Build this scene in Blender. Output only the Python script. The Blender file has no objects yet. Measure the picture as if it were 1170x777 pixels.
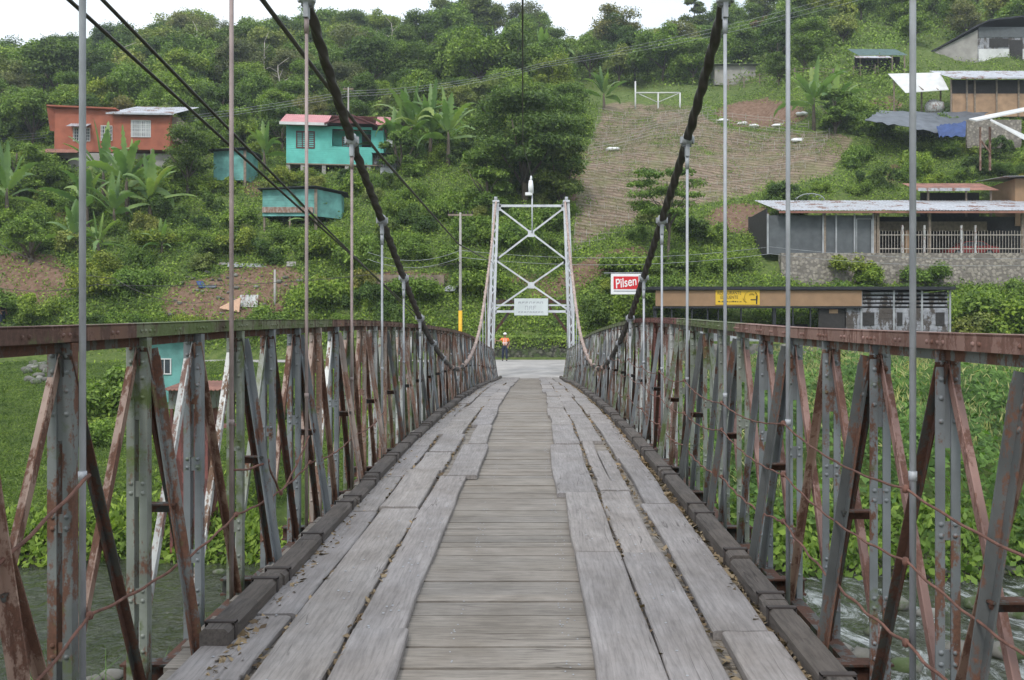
import bpy, math, random
import numpy as np
from mathutils import Vector, Matrix
rnd = random.Random(7)
rng = np.random.default_rng(11)
S = bpy.context.scene
COL = S.collection
E = 1.67                                   # eye height above the deck
YAW = 0.0                                  # level view straight along the deck; the picture is cropped 20 px off centre

# ------------------------------------------------------------------ camera
cd = bpy.data.cameras.new('camera'); cam = bpy.data.objects.new('camera', cd); COL.objects.link(cam)
cd.sensor_width = 36; cd.lens = 36*1000/1170; cd.shift_x = -20/1170; cd.clip_start = .05; cd.clip_end = 6000
cam.location = (0, 0, E); cam.rotation_euler = (math.radians(90), 0, YAW)
S.camera = cam
# ------------------------------------------------------------------ world: bright overcast
W = bpy.data.worlds.new('World'); S.world = W; W.use_nodes = True
nt = W.node_tree; nt.nodes.clear()
sky = nt.nodes.new('ShaderNodeTexSky'); sky.sky_type = 'NISHITA'; sky.sun_disc = False
SUN_EL, SUN_AZ = math.radians(48), math.radians(200)
sky.sun_elevation = SUN_EL; sky.sun_rotation = SUN_AZ
tc = nt.nodes.new('ShaderNodeTexCoord'); nz = nt.nodes.new('ShaderNodeTexNoise')
nz.inputs['Scale'].default_value = 3.0; nz.inputs['Detail'].default_value = 5
nt.links.new(tc.outputs['Generated'], nz.inputs['Vector'])
cr = nt.nodes.new('ShaderNodeValToRGB')
cr.color_ramp.elements[0].position = .3; cr.color_ramp.elements[0].color = (6.4, 7.5, 8.9, 1)
cr.color_ramp.elements[1].position = .7; cr.color_ramp.elements[1].color = (9.6, 9.8, 10.0, 1)
nt.links.new(nz.outputs['Fac'], cr.inputs['Fac'])
mx = nt.nodes.new('ShaderNodeMix'); mx.data_type = 'RGBA'; mx.inputs[0].default_value = .86
nt.links.new(sky.outputs[0], mx.inputs[6]); nt.links.new(cr.outputs[0], mx.inputs[7])
bg = nt.nodes.new('ShaderNodeBackground'); bg.inputs['Strength'].default_value = .11
wo = nt.nodes.new('ShaderNodeOutputWorld')
nt.links.new(mx.outputs[2], bg.inputs['Color']); nt.links.new(bg.outputs[0], wo.inputs['Surface'])
# ------------------------------------------------------------------ sun through cloud
sd = bpy.data.lights.new('sun', 'SUN'); sun = bpy.data.objects.new('sun', sd); COL.objects.link(sun)
sd.energy = 1.5; sd.angle = math.radians(14); sd.color = (1, .97, .92)
sdir = Vector((math.sin(SUN_AZ)*math.cos(SUN_EL), math.cos(SUN_AZ)*math.cos(SUN_EL), math.sin(SUN_EL)))
sun.rotation_euler = sdir.to_track_quat('Z', 'Y').to_euler()
S.view_settings.view_transform = 'Standard'; S.view_settings.look = 'None'
S.view_settings.exposure = 0.58; S.view_settings.gamma = 1; S.view_settings.use_curve_mapping = False
S.render.engine = 'CYCLES'

# ================================================================== helpers
def tag(o, label=None, cat=None, group=None, kind=None):
    if label: o['label'] = label
    if cat: o['category'] = cat
    if group: o['group'] = group
    if kind: o['kind'] = kind
    return o
def empty(name, loc=(0,0,0), rz=0, label=None, cat=None, group=None):
    o = bpy.data.objects.new(name, None); COL.objects.link(o)
    o.empty_display_size = .3
    o.location = loc; o.rotation_euler = (0, 0, rz)
    return tag(o, label, cat, group)
def link(name, me, parent=None, loc=(0,0,0), mat=None):
    o = bpy.data.objects.new(name, me); COL.objects.link(o); o.location = loc
    if parent: o.parent = parent
    if mat: me.materials.append(mat)
    return o
def copy_tree(o, parent=None):
    c = o.copy(); COL.objects.link(c); c.parent = parent
    for ch in list(o.children): copy_tree(ch, c)
    return c

class MB:
    def __init__(s): s.v = []; s.f = []; s.sm = []
    def add(s, vs, fs, smooth=False):
        n = len(s.v); s.v += [tuple(v) for v in vs]
        for f in fs: s.f.append(tuple(i+n for i in f)); s.sm.append(smooth)
        return s
    def box(s, x0, x1, y0, y1, z0, z1, M=None):
        vs = [Vector((x, y, z)) for z in (z0, z1) for y in (y0, y1) for x in (x0, x1)]
        if M: vs = [M @ v for v in vs]
        return s.add(vs, [(0,2,3,1),(4,5,7,6),(0,1,5,4),(2,6,7,3),(0,4,6,2),(1,3,7,5)])
    def sweep(s, p0, p1, sec, up=(0,1,0)):
        """extrude the closed 2-D section sec between p0 and p1; u = side, v = 'up' direction"""
        p0, p1 = Vector(p0), Vector(p1); d = (p1-p0).normalized(); up = Vector(up)
        u = d.cross(up).normalized(); v = u.cross(d).normalized()
        n = len(sec)
        vs = [p + u*a + v*b for p in (p0, p1) for a, b in sec]
        fs = [(i, (i+1) % n, n+(i+1) % n, n+i) for i in range(n)]
        fs += [tuple(range(n))[::-1], tuple(range(n, 2*n))]
        return s.add(vs, fs)
    def bar(s, p0, p1, w, t, up=(0,1,0)):
        return s.sweep(p0, p1, [(-w/2,-t/2),(w/2,-t/2),(w/2,t/2),(-w/2,t/2)], up)
    def angle(s, p0, p1, w, h, t, up=(0,1,0), fu=1, fv=1):
        sec = [(0,0),(w,0),(w,t),(t,t),(t,h),(0,h)]
        sec = [(a*fu, b*fv) for a, b in sec]
        if fu*fv < 0: sec = sec[::-1]
        return s.sweep(p0, p1, sec, up)
    def tube(s, pts, r, n=8, smooth=True, cap=True):
        pts = [Vector(p) for p in pts]; k = len(pts)
        rs = r if isinstance(r, (list, tuple)) else [r]*k
        vs = []; ref = Vector((0,0,1))
        for i, p in enumerate(pts):
            d = (pts[min(i+1,k-1)] - pts[max(i-1,0)]).normalized()
            rf = ref if abs(d.z) < .9 else Vector((1,0,0))
            u = d.cross(rf).normalized(); w = u.cross(d)
            for j in range(n):
                a = 2*math.pi*j/n; vs.append(p + u*math.cos(a)*rs[i] + w*math.sin(a)*rs[i])
        fs = [(i*n+j, i*n+(j+1) % n, (i+1)*n+(j+1) % n, (i+1)*n+j) for i in range(k-1) for j in range(n)]
        if cap: fs += [tuple(range(n))[::-1], tuple(range((k-1)*n, k*n))]
        return s.add(vs, fs, smooth)
    def dome(s, c, nrm, r, n=6, h=.8):
        c = Vector(c); nrm = Vector(nrm).normalized(); t = nrm.orthogonal().normalized(); b = nrm.cross(t)
        vs = [c + (t*math.cos(2*math.pi*i/n)+b*math.sin(2*math.pi*i/n))*r for i in range(n)]
        vs += [c + (t*math.cos(2*math.pi*i/n)+b*math.sin(2*math.pi*i/n))*r*.7 + nrm*r*h*.7 for i in range(n)]
        vs.append(c + nrm*r*h)
        fs = [(i, (i+1) % n, n+(i+1) % n, n+i) for i in range(n)] + [(n+i, n+(i+1) % n, 2*n) for i in range(n)]
        return s.add(vs, fs, True)
    def blob(s, c, rx, ry, rz, seed=0, n=8, m=6, amp=.15):
        r2 = random.Random(seed); vs = []; c = Vector(c)
        vs.append(c + Vector((0,0,-rz)))
        for i in range(1, m):
            th = math.pi*i/m
            for j in range(n):
                a = 2*math.pi*j/n; k = 1 + r2.uniform(-amp, amp)
                vs.append(c + Vector((rx*math.sin(th)*math.cos(a)*k, ry*math.sin(th)*math.sin(a)*k, -rz*math.cos(th)*k)))
        vs.append(c + Vector((0,0,rz)))
        fs = [(0, 1+(j+1) % n, 1+j) for j in range(n)]
        for i in range(m-2):
            for j in range(n): fs.append((1+i*n+j, 1+i*n+(j+1) % n, 1+(i+1)*n+(j+1) % n, 1+(i+1)*n+j))
        L = len(vs)-1
        fs += [(1+(m-2)*n+j, 1+(m-2)*n+(j+1) % n, L) for j in range(n)]
        return s.add(vs, fs, True)
    def grid(s, fn, nu, nv, smooth=True):
        vs = [fn(i/nu, j/nv) for j in range(nv+1) for i in range(nu+1)]
        fs = [(j*(nu+1)+i, j*(nu+1)+i+1, (j+1)*(nu+1)+i+1, (j+1)*(nu+1)+i) for j in range(nv) for i in range(nu)]
        return s.add(vs, fs, smooth)
    def mesh(s, name, mat=None):
        me = bpy.data.meshes.new(name); me.from_pydata(s.v, [], s.f)
        me.polygons.foreach_set('use_smooth', s.sm)
        if mat: me.materials.append(mat)
        me.update(); return me
    def build(s, name, mat, parent=None, loc=(0,0,0), bevel=0):
        o = link(name, s.mesh(name, mat), parent, loc)
        if bevel:
            m = o.modifiers.new('bevel', 'BEVEL'); m.width = bevel; m.segments = 2; m.limit_method = 'ANGLE'
        return o

def np_mesh(name, V, n_per, mat):
    """V (N*n_per,3): separate faces of n_per verts"""
    me = bpy.data.meshes.new(name); nv = len(V); nf = nv//n_per
    me.vertices.add(nv); me.vertices.foreach_set('co', V.astype(np.float32).ravel())
    me.loops.add(nv); me.loops.foreach_set('vertex_index', np.arange(nv, dtype=np.int32))
    me.polygons.add(nf); me.polygons.foreach_set('loop_start', np.arange(0, nv, n_per, dtype=np.int32))
    me.polygons.foreach_set('loop_total', np.full(nf, n_per, dtype=np.int32))
    me.update(calc_edges=True); me.materials.append(mat); return me
def unit(a): return a/np.maximum(np.linalg.norm(a, axis=1, keepdims=True), 1e-6)
def leaf_quads(C, N, size, asp, r=rng, T=None):
    n = len(C)
    if T is None: T = r.normal(size=(n,3))
    T = unit(T - N*(T*N).sum(1, keepdims=True)); B = np.cross(N, T)
    s = size[:,None]
    q = np.stack([C - T*s, C + B*s*asp - T*s*.1 , C + T*s, C - B*s*asp - T*s*.1], 1)
    return q.reshape(-1, 3)

# ================================================================== materials
def new_mat(name):
    m = bpy.data.materials.new(name); m.use_nodes = True
    t = m.node_tree; b = t.nodes['Principled BSDF']
    return m, t, b
def ramp(t, src, stops):
    r = t.nodes.new('ShaderNodeValToRGB')
    while len(r.color_ramp.elements) < len(stops): r.color_ramp.elements.new(.5)
    for e, (p, c) in zip(r.color_ramp.elements, stops):
        e.position = p; e.color = (*c, 1)
    t.links.new(src, r.inputs['Fac']); return r
def noise(t, vec, scale, detail=4, rough=.55, stretch=None, dist=0):
    n = t.nodes.new('ShaderNodeTexNoise'); n.inputs['Scale'].default_value = scale
    n.inputs['Detail'].default_value = detail; n.inputs['Roughness'].default_value = rough
    n.inputs['Distortion'].default_value = dist
    if stretch:
        mp = t.nodes.new('ShaderNodeMapping'); mp.inputs['Scale'].default_value = stretch
        t.links.new(vec, mp.inputs['Vector']); vec = mp.outputs[0]
    t.links.new(vec, n.inputs['Vector']); return n
def mixc(t, fac, a, b, mode='MIX'):
    m = t.nodes.new('ShaderNodeMix'); m.data_type = 'RGBA'; m.blend_type = mode
    for i, x in ((0, fac), (6, a), (7, b)):
        if isinstance(x, (int, float)): m.inputs[i].default_value = x
        elif isinstance(x, tuple): m.inputs[i].default_value = (*x, 1)
        else: t.links.new(x, m.inputs[i])
    return m.outputs[2]
def bump(t, b, h, strength=.3, dist=.02):
    n = t.nodes.new('ShaderNodeBump'); n.inputs['Strength'].default_value = strength
    n.inputs['Distance'].default_value = dist
    t.links.new(h, n.inputs['Height']); t.links.new(n.outputs[0], b.inputs['Normal'])
def objco(t):
    return t.nodes.new('ShaderNodeTexCoord').outputs['Object']
def geopos(t):
    return t.nodes.new('ShaderNodeNewGeometry').outputs['Position']
def plain(name, c, rough=.7, var=.25, scale=6, metal=0, bmp=.1):
    m, t, b = new_mat(name); o = geopos(t)
    n = noise(t, o, scale, 6)
    d = tuple(x*(1-var) for x in c); l = tuple(min(1, x*(1+var)) for x in c)
    r = ramp(t, n.outputs['Fac'], [(.3, d), (.7, l)])
    t.links.new(r.outputs[0], b.inputs['Base Color']); b.inputs['Roughness'].default_value = rough
    b.inputs['Metallic'].default_value = metal
    if bmp: bump(t, b, n.outputs['Fac'], bmp)
    return m
def steel(name, paint, rust, amount, paint2=None, moss=0, scale=9, rough=.55):
    """old painted steel with rust breaking through"""
    m, t, b = new_mat(name); o = geopos(t)
    n1 = noise(t, o, scale, 8, .65, (1, 1, .3)); n2 = noise(t, o, scale*5, 5, .7)
    ad = t.nodes.new('ShaderNodeMath'); ad.operation = 'MULTIPLY_ADD'; ad.inputs[1].default_value = .3
    t.links.new(n2.outputs['Fac'], ad.inputs[0]); t.links.new(n1.outputs['Fac'], ad.inputs[2])
    c = .80 - amount*.36
    msk = ramp(t, ad.outputs[0], [(c-.03, (0,0,0)), (c+.03, (1,1,1))])
    pv = ramp(t, noise(t, o, 3.1, 4).outputs['Fac'], [(.3, tuple(x*.72 for x in paint)), (.7, paint2 or tuple(min(1,x*1.25) for x in paint))])
    rv = ramp(t, n2.outputs['Fac'], [(.3, tuple(x*.55 for x in rust)), (.75, tuple(x*1.25 for x in rust))])
    col = mixc(t, msk.outputs[0], pv.outputs[0], rv.outputs[0])
    if moss:
        mm = ramp(t, noise(t, o, 4.3, 6, .7).outputs['Fac'], [(.62-moss*.3, (0,0,0)), (.72-moss*.3, (1,1,1))])
        col = mixc(t, mm.outputs[0], col, (.10, .13, .045))
    t.links.new(col, b.inputs['Base Color']); b.inputs['Roughness'].default_value = rough
    rr = t.nodes.new('ShaderNodeMapRange'); rr.inputs['To Min'].default_value = rough-.1; rr.inputs['To Max'].default_value = .9
    t.links.new(msk.outputs[0], rr.inputs['Value']); t.links.new(rr.outputs[0], b.inputs['Roughness'])
    bump(t, b, ad.outputs[0], .35, .006)
    return m
RUST = (.15, .072, .046); PINK = (.27, .152, .125)
M = {}
M['grey'] = steel('weathered_grey_steel_paint', (.175,.188,.196), RUST, .2, moss=.05)
M['grey_rust'] = steel('grey_paint_spotted_with_rust', (.15,.16,.155), RUST, .42, moss=.12)
M['slate'] = steel('dark_slate_steel_paint', (.095,.10,.098), RUST, .25)
M['dark'] = steel('dark_grimy_steel', (.055,.055,.05), (.09,.04,.025), .5)
M['pink'] = steel('red_lead_primed_steel', PINK, (.19,.095,.07), .35, (.34,.20,.165))
M['rust'] = steel('rusted_steel', (.235,.135,.095), (.14,.068,.045), .42, (.33,.23,.18))
M['moss'] = steel('mossy_steel', (.20,.215,.185), RUST, .18, moss=.38)
M['white'] = steel('peeling_white_paint', (.56,.56,.54), (.20,.12,.08), .36)
M['pale'] = steel('pale_weathered_paint', (.43,.44,.43), (.24,.15,.125), .3, moss=.08)
M['brown'] = steel('brown_stained_steel', (.33,.27,.235), (.27,.16,.115), .45)
M['red'] = steel('dark_red_painted_steel', (.20,.072,.062), (.13,.055,.045), .45)
M['chord_rust'] = steel('rusty_flange', (.18,.095,.072), (.11,.06,.045), .45, moss=.2)
M['chord_moss'] = steel('mossy_flange', (.17,.18,.11), (.10,.075,.05), .4, moss=.6)
M['tower'] = plain('pale_silver_tower_paint', (.60,.61,.64), .45, .15, 3)
M['rod'] = plain('galvanised_rod', (.36,.37,.39), .5, .25, 4, .1)
M['rod_rust'] = plain('rusty_rod', (.32,.25,.235), .6, .3, 4, .1)
M['cable'] = plain('tarred_cable', (.045,.038,.034), .55, .4, 9)
M['cable_pale'] = plain('pale_beige_cable', (.36,.27,.23), .7, .3, 3)  # far cable's beige, with the right side's sheen put into the colour
M['wire'] = plain('rusty_wire', (.15,.07,.05), .8, .4, 20)
M['black'] = plain('black_rubber', (.02,.02,.022), .5, .3)
M['strap'] = plain('dark_iron_strap', (.05,.04,.036), .7, .3, 10)

def wood(name, c, axis='Y', dark=.55, wave=True, wavek=.38, rough=.75):
    m, t, b = new_mat(name); o = geopos(t)
    oi = t.nodes.new('ShaderNodeObjectInfo'); g = t.nodes.new('ShaderNodeNewGeometry')
    # each board samples the grain somewhere else
    off = t.nodes.new('ShaderNodeVectorMath'); off.operation = 'MULTIPLY_ADD'
    rv = t.nodes.new('ShaderNodeCombineXYZ')
    sm = t.nodes.new('ShaderNodeMath'); sm.operation = 'ADD'
    t.links.new(oi.outputs['Random'], sm.inputs[0]); t.links.new(g.outputs['Random Per Island'], sm.inputs[1])
    for i in range(3): t.links.new(sm.outputs[0], rv.inputs[i])
    t.links.new(rv.outputs[0], off.inputs[0]); off.inputs[1].default_value = (13, 7, 19); t.links.new(o, off.inputs[2])
    v = off.outputs[0]
    st = (1, .09, 1) if axis == 'Y' else (.09, 1, 1)
    fine = noise(t, v, 55, 6, .7, st, .3); mid = noise(t, v, 9, 5, .6, (1, .16, 1) if axis == 'Y' else (.16, 1, 1), 1.2)
    mp = t.nodes.new('ShaderNodeMapping'); mp.inputs['Scale'].default_value = (1, .13, 1) if axis == 'Y' else (.13, 1, 1)
    t.links.new(v, mp.inputs['Vector'])
    wv = t.nodes.new('ShaderNodeTexWave'); wv.bands_direction = 'X' if axis == 'Y' else 'Y'
    wv.inputs['Scale'].default_value = 9; wv.inputs['Distortion'].default_value = 9; wv.inputs['Detail'].default_value = 3
    wv.inputs['Detail Scale'].default_value = 1.0
    t.links.new(mp.outputs[0], wv.inputs['Vector'])
    base = ramp(t, mid.outputs['Fac'], [(.3, tuple(x*.80 for x in c)), (.7, tuple(min(1, x*1.14) for x in c))])
    fr = ramp(t, fine.outputs['Fac'], [(.32, (dark, dark, dark)), (.55, (1, 1, 1))])
    col = mixc(t, .75, base.outputs[0], fr.outputs[0], 'MULTIPLY')
    if wave:
        wr = ramp(t, wv.outputs['Fac'], [(.0, (.70,.70,.70)), (.25, (1, 1, 1))])
        col = mixc(t, wavek, col, wr.outputs[0], 'MULTIPLY')
    tone = ramp(t, sm.outputs[0], [(.0, (.86,.86,.87)), (.35, (1.0,.98,.95)), (.7, (.9,.895,.905)), (1, (1.06,1.03,1.0))])
    # random sum goes to 2
    md = t.nodes.new('ShaderNodeMath'); md.operation = 'FRACT'; t.links.new(sm.outputs[0], md.inputs[0])
    t.links.new(md.outputs[0], tone.inputs['Fac'])
    col = mixc(t, 1, col, tone.outputs[0], 'MULTIPLY')
    # worn, dirty patches
    pt = ramp(t, noise(t, o, 1.7, 6, .65).outputs['Fac'], [(.35, (.70,.655,.60)), (.62, (1.04, 1.02, 1))])
    col = mixc(t, .7, col, pt.outputs[0], 'MULTIPLY')
    ck = noise(t, v, 7, 3, .5, (1, .045, 1) if axis == 'Y' else (.045, 1, 1), .2)
    ckr = ramp(t, ck.outputs['Fac'], [(.0, (1,1,1)), (.492, (1,1,1)), (.5, (.28,.26,.25)), (.508, (1,1,1))])
    ckm = ramp(t, noise(t, v, 2.3, 2).outputs['Fac'], [(.5, (0,0,0)), (.6, (1,1,1))])
    ckf = t.nodes.new('ShaderNodeMath'); ckf.operation = 'MULTIPLY'; ckf.inputs[1].default_value = .85
    t.links.new(ckm.outputs[0], ckf.inputs[0])
    col = mixc(t, ckf.outputs[0], col, mixc(t, 1, col, ckr.outputs[0], 'MULTIPLY'))
    t.links.new(col, b.inputs['Base Color']); b.inputs['Roughness'].default_value = rough
    b.inputs['Specular IOR Level'].default_value = .35
    h = mixc(t, .4, fine.outputs['Fac'], wv.outputs['Fac'])
    bump(t, b, h, .3, .003)
    return m
M['runner'] = wood('grey_runner_board', (.33,.313,.308), dark=.66)
M['cross'] = wood('weathered_cross_plank', (.305,.280,.250), 'X', .5, False)
M['kerb'] = wood('dark_kerb_timber', (.125,.11,.10), 'Y', .4, False)
M['underwood'] = wood('brown_wet_timber', (.10,.082,.07), 'X', .5, False)

def leafmat(name, dark, light, trans=.3, yellow=None, rough=.6, patch=.6):
    m, t, b = new_mat(name)
    oi = t.nodes.new('ShaderNodeObjectInfo'); g = t.nodes.new('ShaderNodeNewGeometry')
    n = noise(t, g.outputs['Position'], .55, 3)
    isl = ramp(t, g.outputs['Random Per Island'], [(0, tuple(x*.8 for x in dark)), (.55, tuple((a+b_)/2 for a, b_ in zip(dark, light))), (1, tuple(x*1.1 for x in light))])
    ob = ramp(t, oi.outputs['Random'], [(0, (.78,.84,.86)), (.5, (1, 1, 1)), (.9, (1.2, 1.12, .95)), (1, (1.3,1.02,.85))])
    col = mixc(t, 1, isl.outputs[0], ob.outputs[0], 'MULTIPLY')
    nr = ramp(t, n.outputs['Fac'], [(.3, (patch,patch+.04,patch+.03)), (.7, (1.32,1.22,1))])
    col = mixc(t, 1, col, nr.outputs[0], 'MULTIPLY')
    t.links.new(col, b.inputs['Base Color']); b.inputs['Roughness'].default_value = rough
    b.inputs['Specular IOR Level'].default_value = .3
    tr = t.nodes.new('ShaderNodeBsdfTranslucent'); t.links.new(mixc(t, 1, col, (1.1,1.3,.6), 'MULTIPLY'), tr.inputs['Color'])
    ms = t.nodes.new('ShaderNodeMixShader'); ms.inputs[0].default_value = trans
    out = t.nodes['Material Output']
    t.links.new(b.outputs[0], ms.inputs[1]); t.links.new(tr.outputs[0], ms.inputs[2]); t.links.new(ms.outputs[0], out.inputs['Surface'])
    return m
M['leaf_mid'] = leafmat('mid_green_foliage', (.105,.185,.032), (.28,.40,.085))
M['leaf_dark'] = leafmat('dark_green_foliage', (.055,.11,.026), (.155,.24,.06))
M['leaf_pale'] = leafmat('pale_green_foliage', (.16,.21,.055), (.34,.39,.13))
M['leaf_olive'] = leafmat('olive_foliage', (.125,.145,.06), (.25,.265,.12))
M['leaf_brown'] = leafmat('dry_brown_foliage', (.10,.065,.035), (.20,.14,.075), .15)
M['banana'] = leafmat('banana_leaf', (.14,.235,.075), (.27,.40,.17), .35, rough=.45)
M['undergrowth'] = leafmat('undergrowth_leaf', (.095,.18,.028), (.27,.39,.075), .3)
M['grass'] = leafmat('meadow_grass', (.055,.115,.02), (.15,.225,.05), .3)
M['weed'] = leafmat('riverside_weed_leaf', (.085,.17,.035), (.20,.33,.085), .35)
M['tassel'] = leafmat('pale_flower_tassel', (.25,.27,.12), (.42,.43,.22), .3)
M['litter'] = leafmat('dry_leaf_litter', (.12,.08,.05), (.36,.27,.18), .1)
M['bark'] = plain('grey_brown_bark', (.12,.095,.07), .9, .35, 5)
M['palebark'] = plain('pale_dead_bark', (.42,.38,.33), .9, .3, 3)
M['orange_wall'] = plain('terracotta_painted_wall', (.33,.10,.055), .8, .2, 1.2)
M['teal_wall'] = plain('turquoise_painted_boards', (.11,.47,.40), .7, .2, .9)
M['teal_old'] = plain('faded_turquoise_boards', (.13,.33,.30), .8, .35, 1.3)
M['shedroof'] = plain('dark_green_roof_sheet', (.06,.11,.10), .6, .4, 1.5)
M['zinc'] = steel('zinc_roof_sheet', (.40,.41,.44), (.22,.13,.10), .22, (.50,.51,.54), scale=.7, rough=.5)
M['zinc_dull'] = plain('dull_corrugated_zinc', (.36,.37,.38), .5, .35, 1.2, .2)
M['rust_roof'] = plain('rusty_roof_sheet', (.26,.12,.085), .7, .4, 1.3)
M['pink_roof'] = plain('faded_red_roof_sheet', (.50,.20,.20), .55, .15, 1)
M['maroon'] = plain('maroon_gable', (.10,.025,.025), .7, .2)
M['darkroof'] = plain('black_roof_edge', (.018,.02,.024), .7, .3)
M['interior'] = plain('shadowy_interior_boards', (.035,.032,.03), .9, .3)  # dark colour holds the shade of open interiors; small dark parts share it
M['white'] = M['white']
M['whitepaint'] = plain('white_paint', (.60,.60,.585), .6, .16, 1.1)
M['glass'] = plain('window_glass', (.05,.06,.07), .12, .3, 2, bmp=0)
M['concrete'] = plain('stained_concrete', (.33,.31,.285), .9, .25, .8)
M['brownboard'] = plain('tan_hardboard', (.30,.185,.105), .8, .12, 2)
M['plywood'] = plain('plywood_panel', (.36,.23,.14), .8, .25, 1.4)
M['stained'] = plain('stained_brown_render', (.21,.16,.12), .9, .6, 1.6)
M['greyboard'] = steel('grey_old_boards', (.27,.275,.30), (.09,.075,.065), .42, (.36,.365,.39), scale=1.6, rough=.8)
M['picket'] = plain('dirty_cream_pickets', (.40,.36,.31), .7, .3, 2)
M['mesh'] = plain('grey_screen_mesh', (.10,.11,.115), .8, .2, 2)
M['stick'] = plain('grey_dry_sticks', (.36,.33,.28), .9, .3, 4)
M['post'] = plain('old_fence_wood', (.24,.19,.145), .9, .3, 4)
M['tarp'] = plain('grey_plastic_tarp', (.10,.11,.125), .45, .35, 1.0, bmp=.6)
M['tarpblue'] = plain('blue_plastic_tarp', (.035,.07,.20), .45, .25, 1.5, bmp=.6)
M['carred'] = plain('red_car_paint', (.45,.035,.03), .25, .05, bmp=0)
M['signred'] = plain('sign_red', (.62,.012,.02), .4, .04, bmp=0)
M['signwhite'] = plain('sign_white', (.82,.82,.82), .45, .03, bmp=0)
M['signgrey'] = plain('sign_grey', (.30,.31,.34), .5, .05, bmp=0)
M['signpale'] = plain('sign_faded_white', (.62,.66,.66), .5, .08, 2, bmp=0)
M['yellow'] = plain('sign_yellow', (.72,.46,.03), .5, .05, bmp=0)
M['yellowpaint'] = plain('yellow_pole_paint', (.75,.42,.02), .6, .1)
M['letter'] = plain('black_lettering', (.02,.016,.012), .6, .05, bmp=0)
M['peach'] = plain('peach_sheet', (.62,.38,.26), .7, .1)
M['skin'] = plain('skin', (.28,.15,.10), .6, .05, bmp=0)
M['vest'] = plain('orange_vest_cloth', (.85,.22,.06), .8, .1)
M['navy'] = plain('navy_trousers_cloth', (.02,.028,.055), .9, .1)
M['blackcloth'] = plain('black_cloth', (.018,.018,.02), .9, .1)

def stone(name, c, scale, mortar=(.10,.095,.085), moss=0.):
    m, t, b = new_mat(name); o = geopos(t)
    v = t.nodes.new('ShaderNodeTexVoronoi'); v.inputs['Scale'].default_value = scale; v.feature = 'F1'
    n0 = noise(t, o, 2.5, 4)
    vm = t.nodes.new('ShaderNodeVectorMath'); vm.operation = 'MULTIPLY_ADD'; vm.inputs[1].default_value = (.25,.25,.25)
    t.links.new(n0.outputs['Color'], vm.inputs[0]); t.links.new(o, vm.inputs[2]); t.links.new(vm.outputs[0], v.inputs['Vector'])
    cc = ramp(t, v.outputs['Color'], [(0, tuple(x*.6 for x in c)), (1, tuple(min(1,x*1.3) for x in c))])
    ed = ramp(t, v.outputs['Distance'], [(.38, (1,1,1)), (.62, (0,0,0))])
    col = mixc(t, ed.outputs[0], mortar, cc.outputs[0])
    n1 = noise(t, o, 1.3, 6, .65)
    col = mixc(t, .6, col, ramp(t, n1.outputs['Fac'], [(.35,(.65,.63,.58)),(.65,(1.15,1.12,1.08))]).outputs[0], 'MULTIPLY')
    if moss:
        mm = ramp(t, noise(t, o, 1.1, 6, .7).outputs['Fac'], [(.6-moss*.3,(0,0,0)),(.7-moss*.3,(1,1,1))])
        col = mixc(t, mm.outputs[0], col, (.06,.085,.03))
    t.links.new(col, b.inputs['Base Color']); b.inputs['Roughness'].default_value = .9
    bump(t, b, ed.outputs[0], .6, .05)
    return m
M['wall_stone'] = stone('pale_rubble_masonry', (.32,.29,.25), 3.6, (.20,.18,.16))
M['wall_grey'] = stone('grey_rubble_masonry', (.26,.25,.235), 2.2, (.13,.125,.12), .2)
M['wall_moss'] = stone('mossy_dark_masonry', (.13,.13,.10), 4.0, (.03,.03,.025), .5)
M['rock'] = stone('river_rock', (.24,.235,.215), .8, (.14,.135,.12), .35)

# ---- thin damp air between here and the ridge
def haze():
    m = bpy.data.materials.new('thin_haze'); m.use_nodes = True; t = m.node_tree; t.nodes.clear()
    v = t.nodes.new('ShaderNodeVolumePrincipled'); v.inputs['Color'].default_value = (.86,.92,1,1); v.inputs['Density'].default_value = HAZE
    v.inputs['Anisotropy'].default_value = .3
    o = t.nodes.new('ShaderNodeOutputMaterial'); t.links.new(v.outputs[0], o.inputs['Volume'])
    mb = MB(); mb.box(-2600, 2600, -1600, 2600, -7, 140); tag(mb.build('haze', m), kind='stuff')
HAZE = .0005
haze()
# ================================================================== bridge curves
def interp(xs, ys):
    xs = np.array(xs, float); ys = np.array(ys, float)
    # cubic Hermite with finite-difference slopes
    m = np.gradient(ys, xs)
    def f(x):
        x = np.asarray(x, float); i = np.clip(np.searchsorted(xs, x)-1, 0, len(xs)-2)
        h = xs[i+1]-xs[i]; u = np.clip((x-xs[i])/h, -.5, 1.5)
        return ((1+2*u)*(1-u)**2*ys[i] + u*(1-u)**2*h*m[i] + u*u*(3-2*u)*ys[i+1] + u*u*(u-1)*h*m[i+1])
    return f
camber = interp([-4,0,3.3,5.7,8,10,14.4,19.6,26,32,36,42,47,60], [-.15,-.06,.005,.075,.145,.205,.285,.275,.19,.05,-.08,-.24,-.30,-.30])
def lean(s, d): return s*float(np.interp(d, [3,6,9,14,20,30], [-.012,-.025,-.005,.045,.03,0])) + float(np.interp(d, [25,30,36,44], [0,-.04,-.12,-.2]))
def cb(d): return float(camber(d))
def cx(d): return -.125 + .18*d/45
def hx(s, d): return cx(d) - .03*max(0., 1-d/20) + s*1.755
cab = interp([2.3,3.7,5.52,7.34,9.16,10.98,13,15,17.8,21,24,27.5,31,35,38.5,44.5],
             [6.7,5.45,4.05,2.87,2.09,1.5,.85,.27,-.3,-.69,-.66,-.3,.45,2.05,3.7,7.05])
def cabz(d): return E + float(cab(d))

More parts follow.
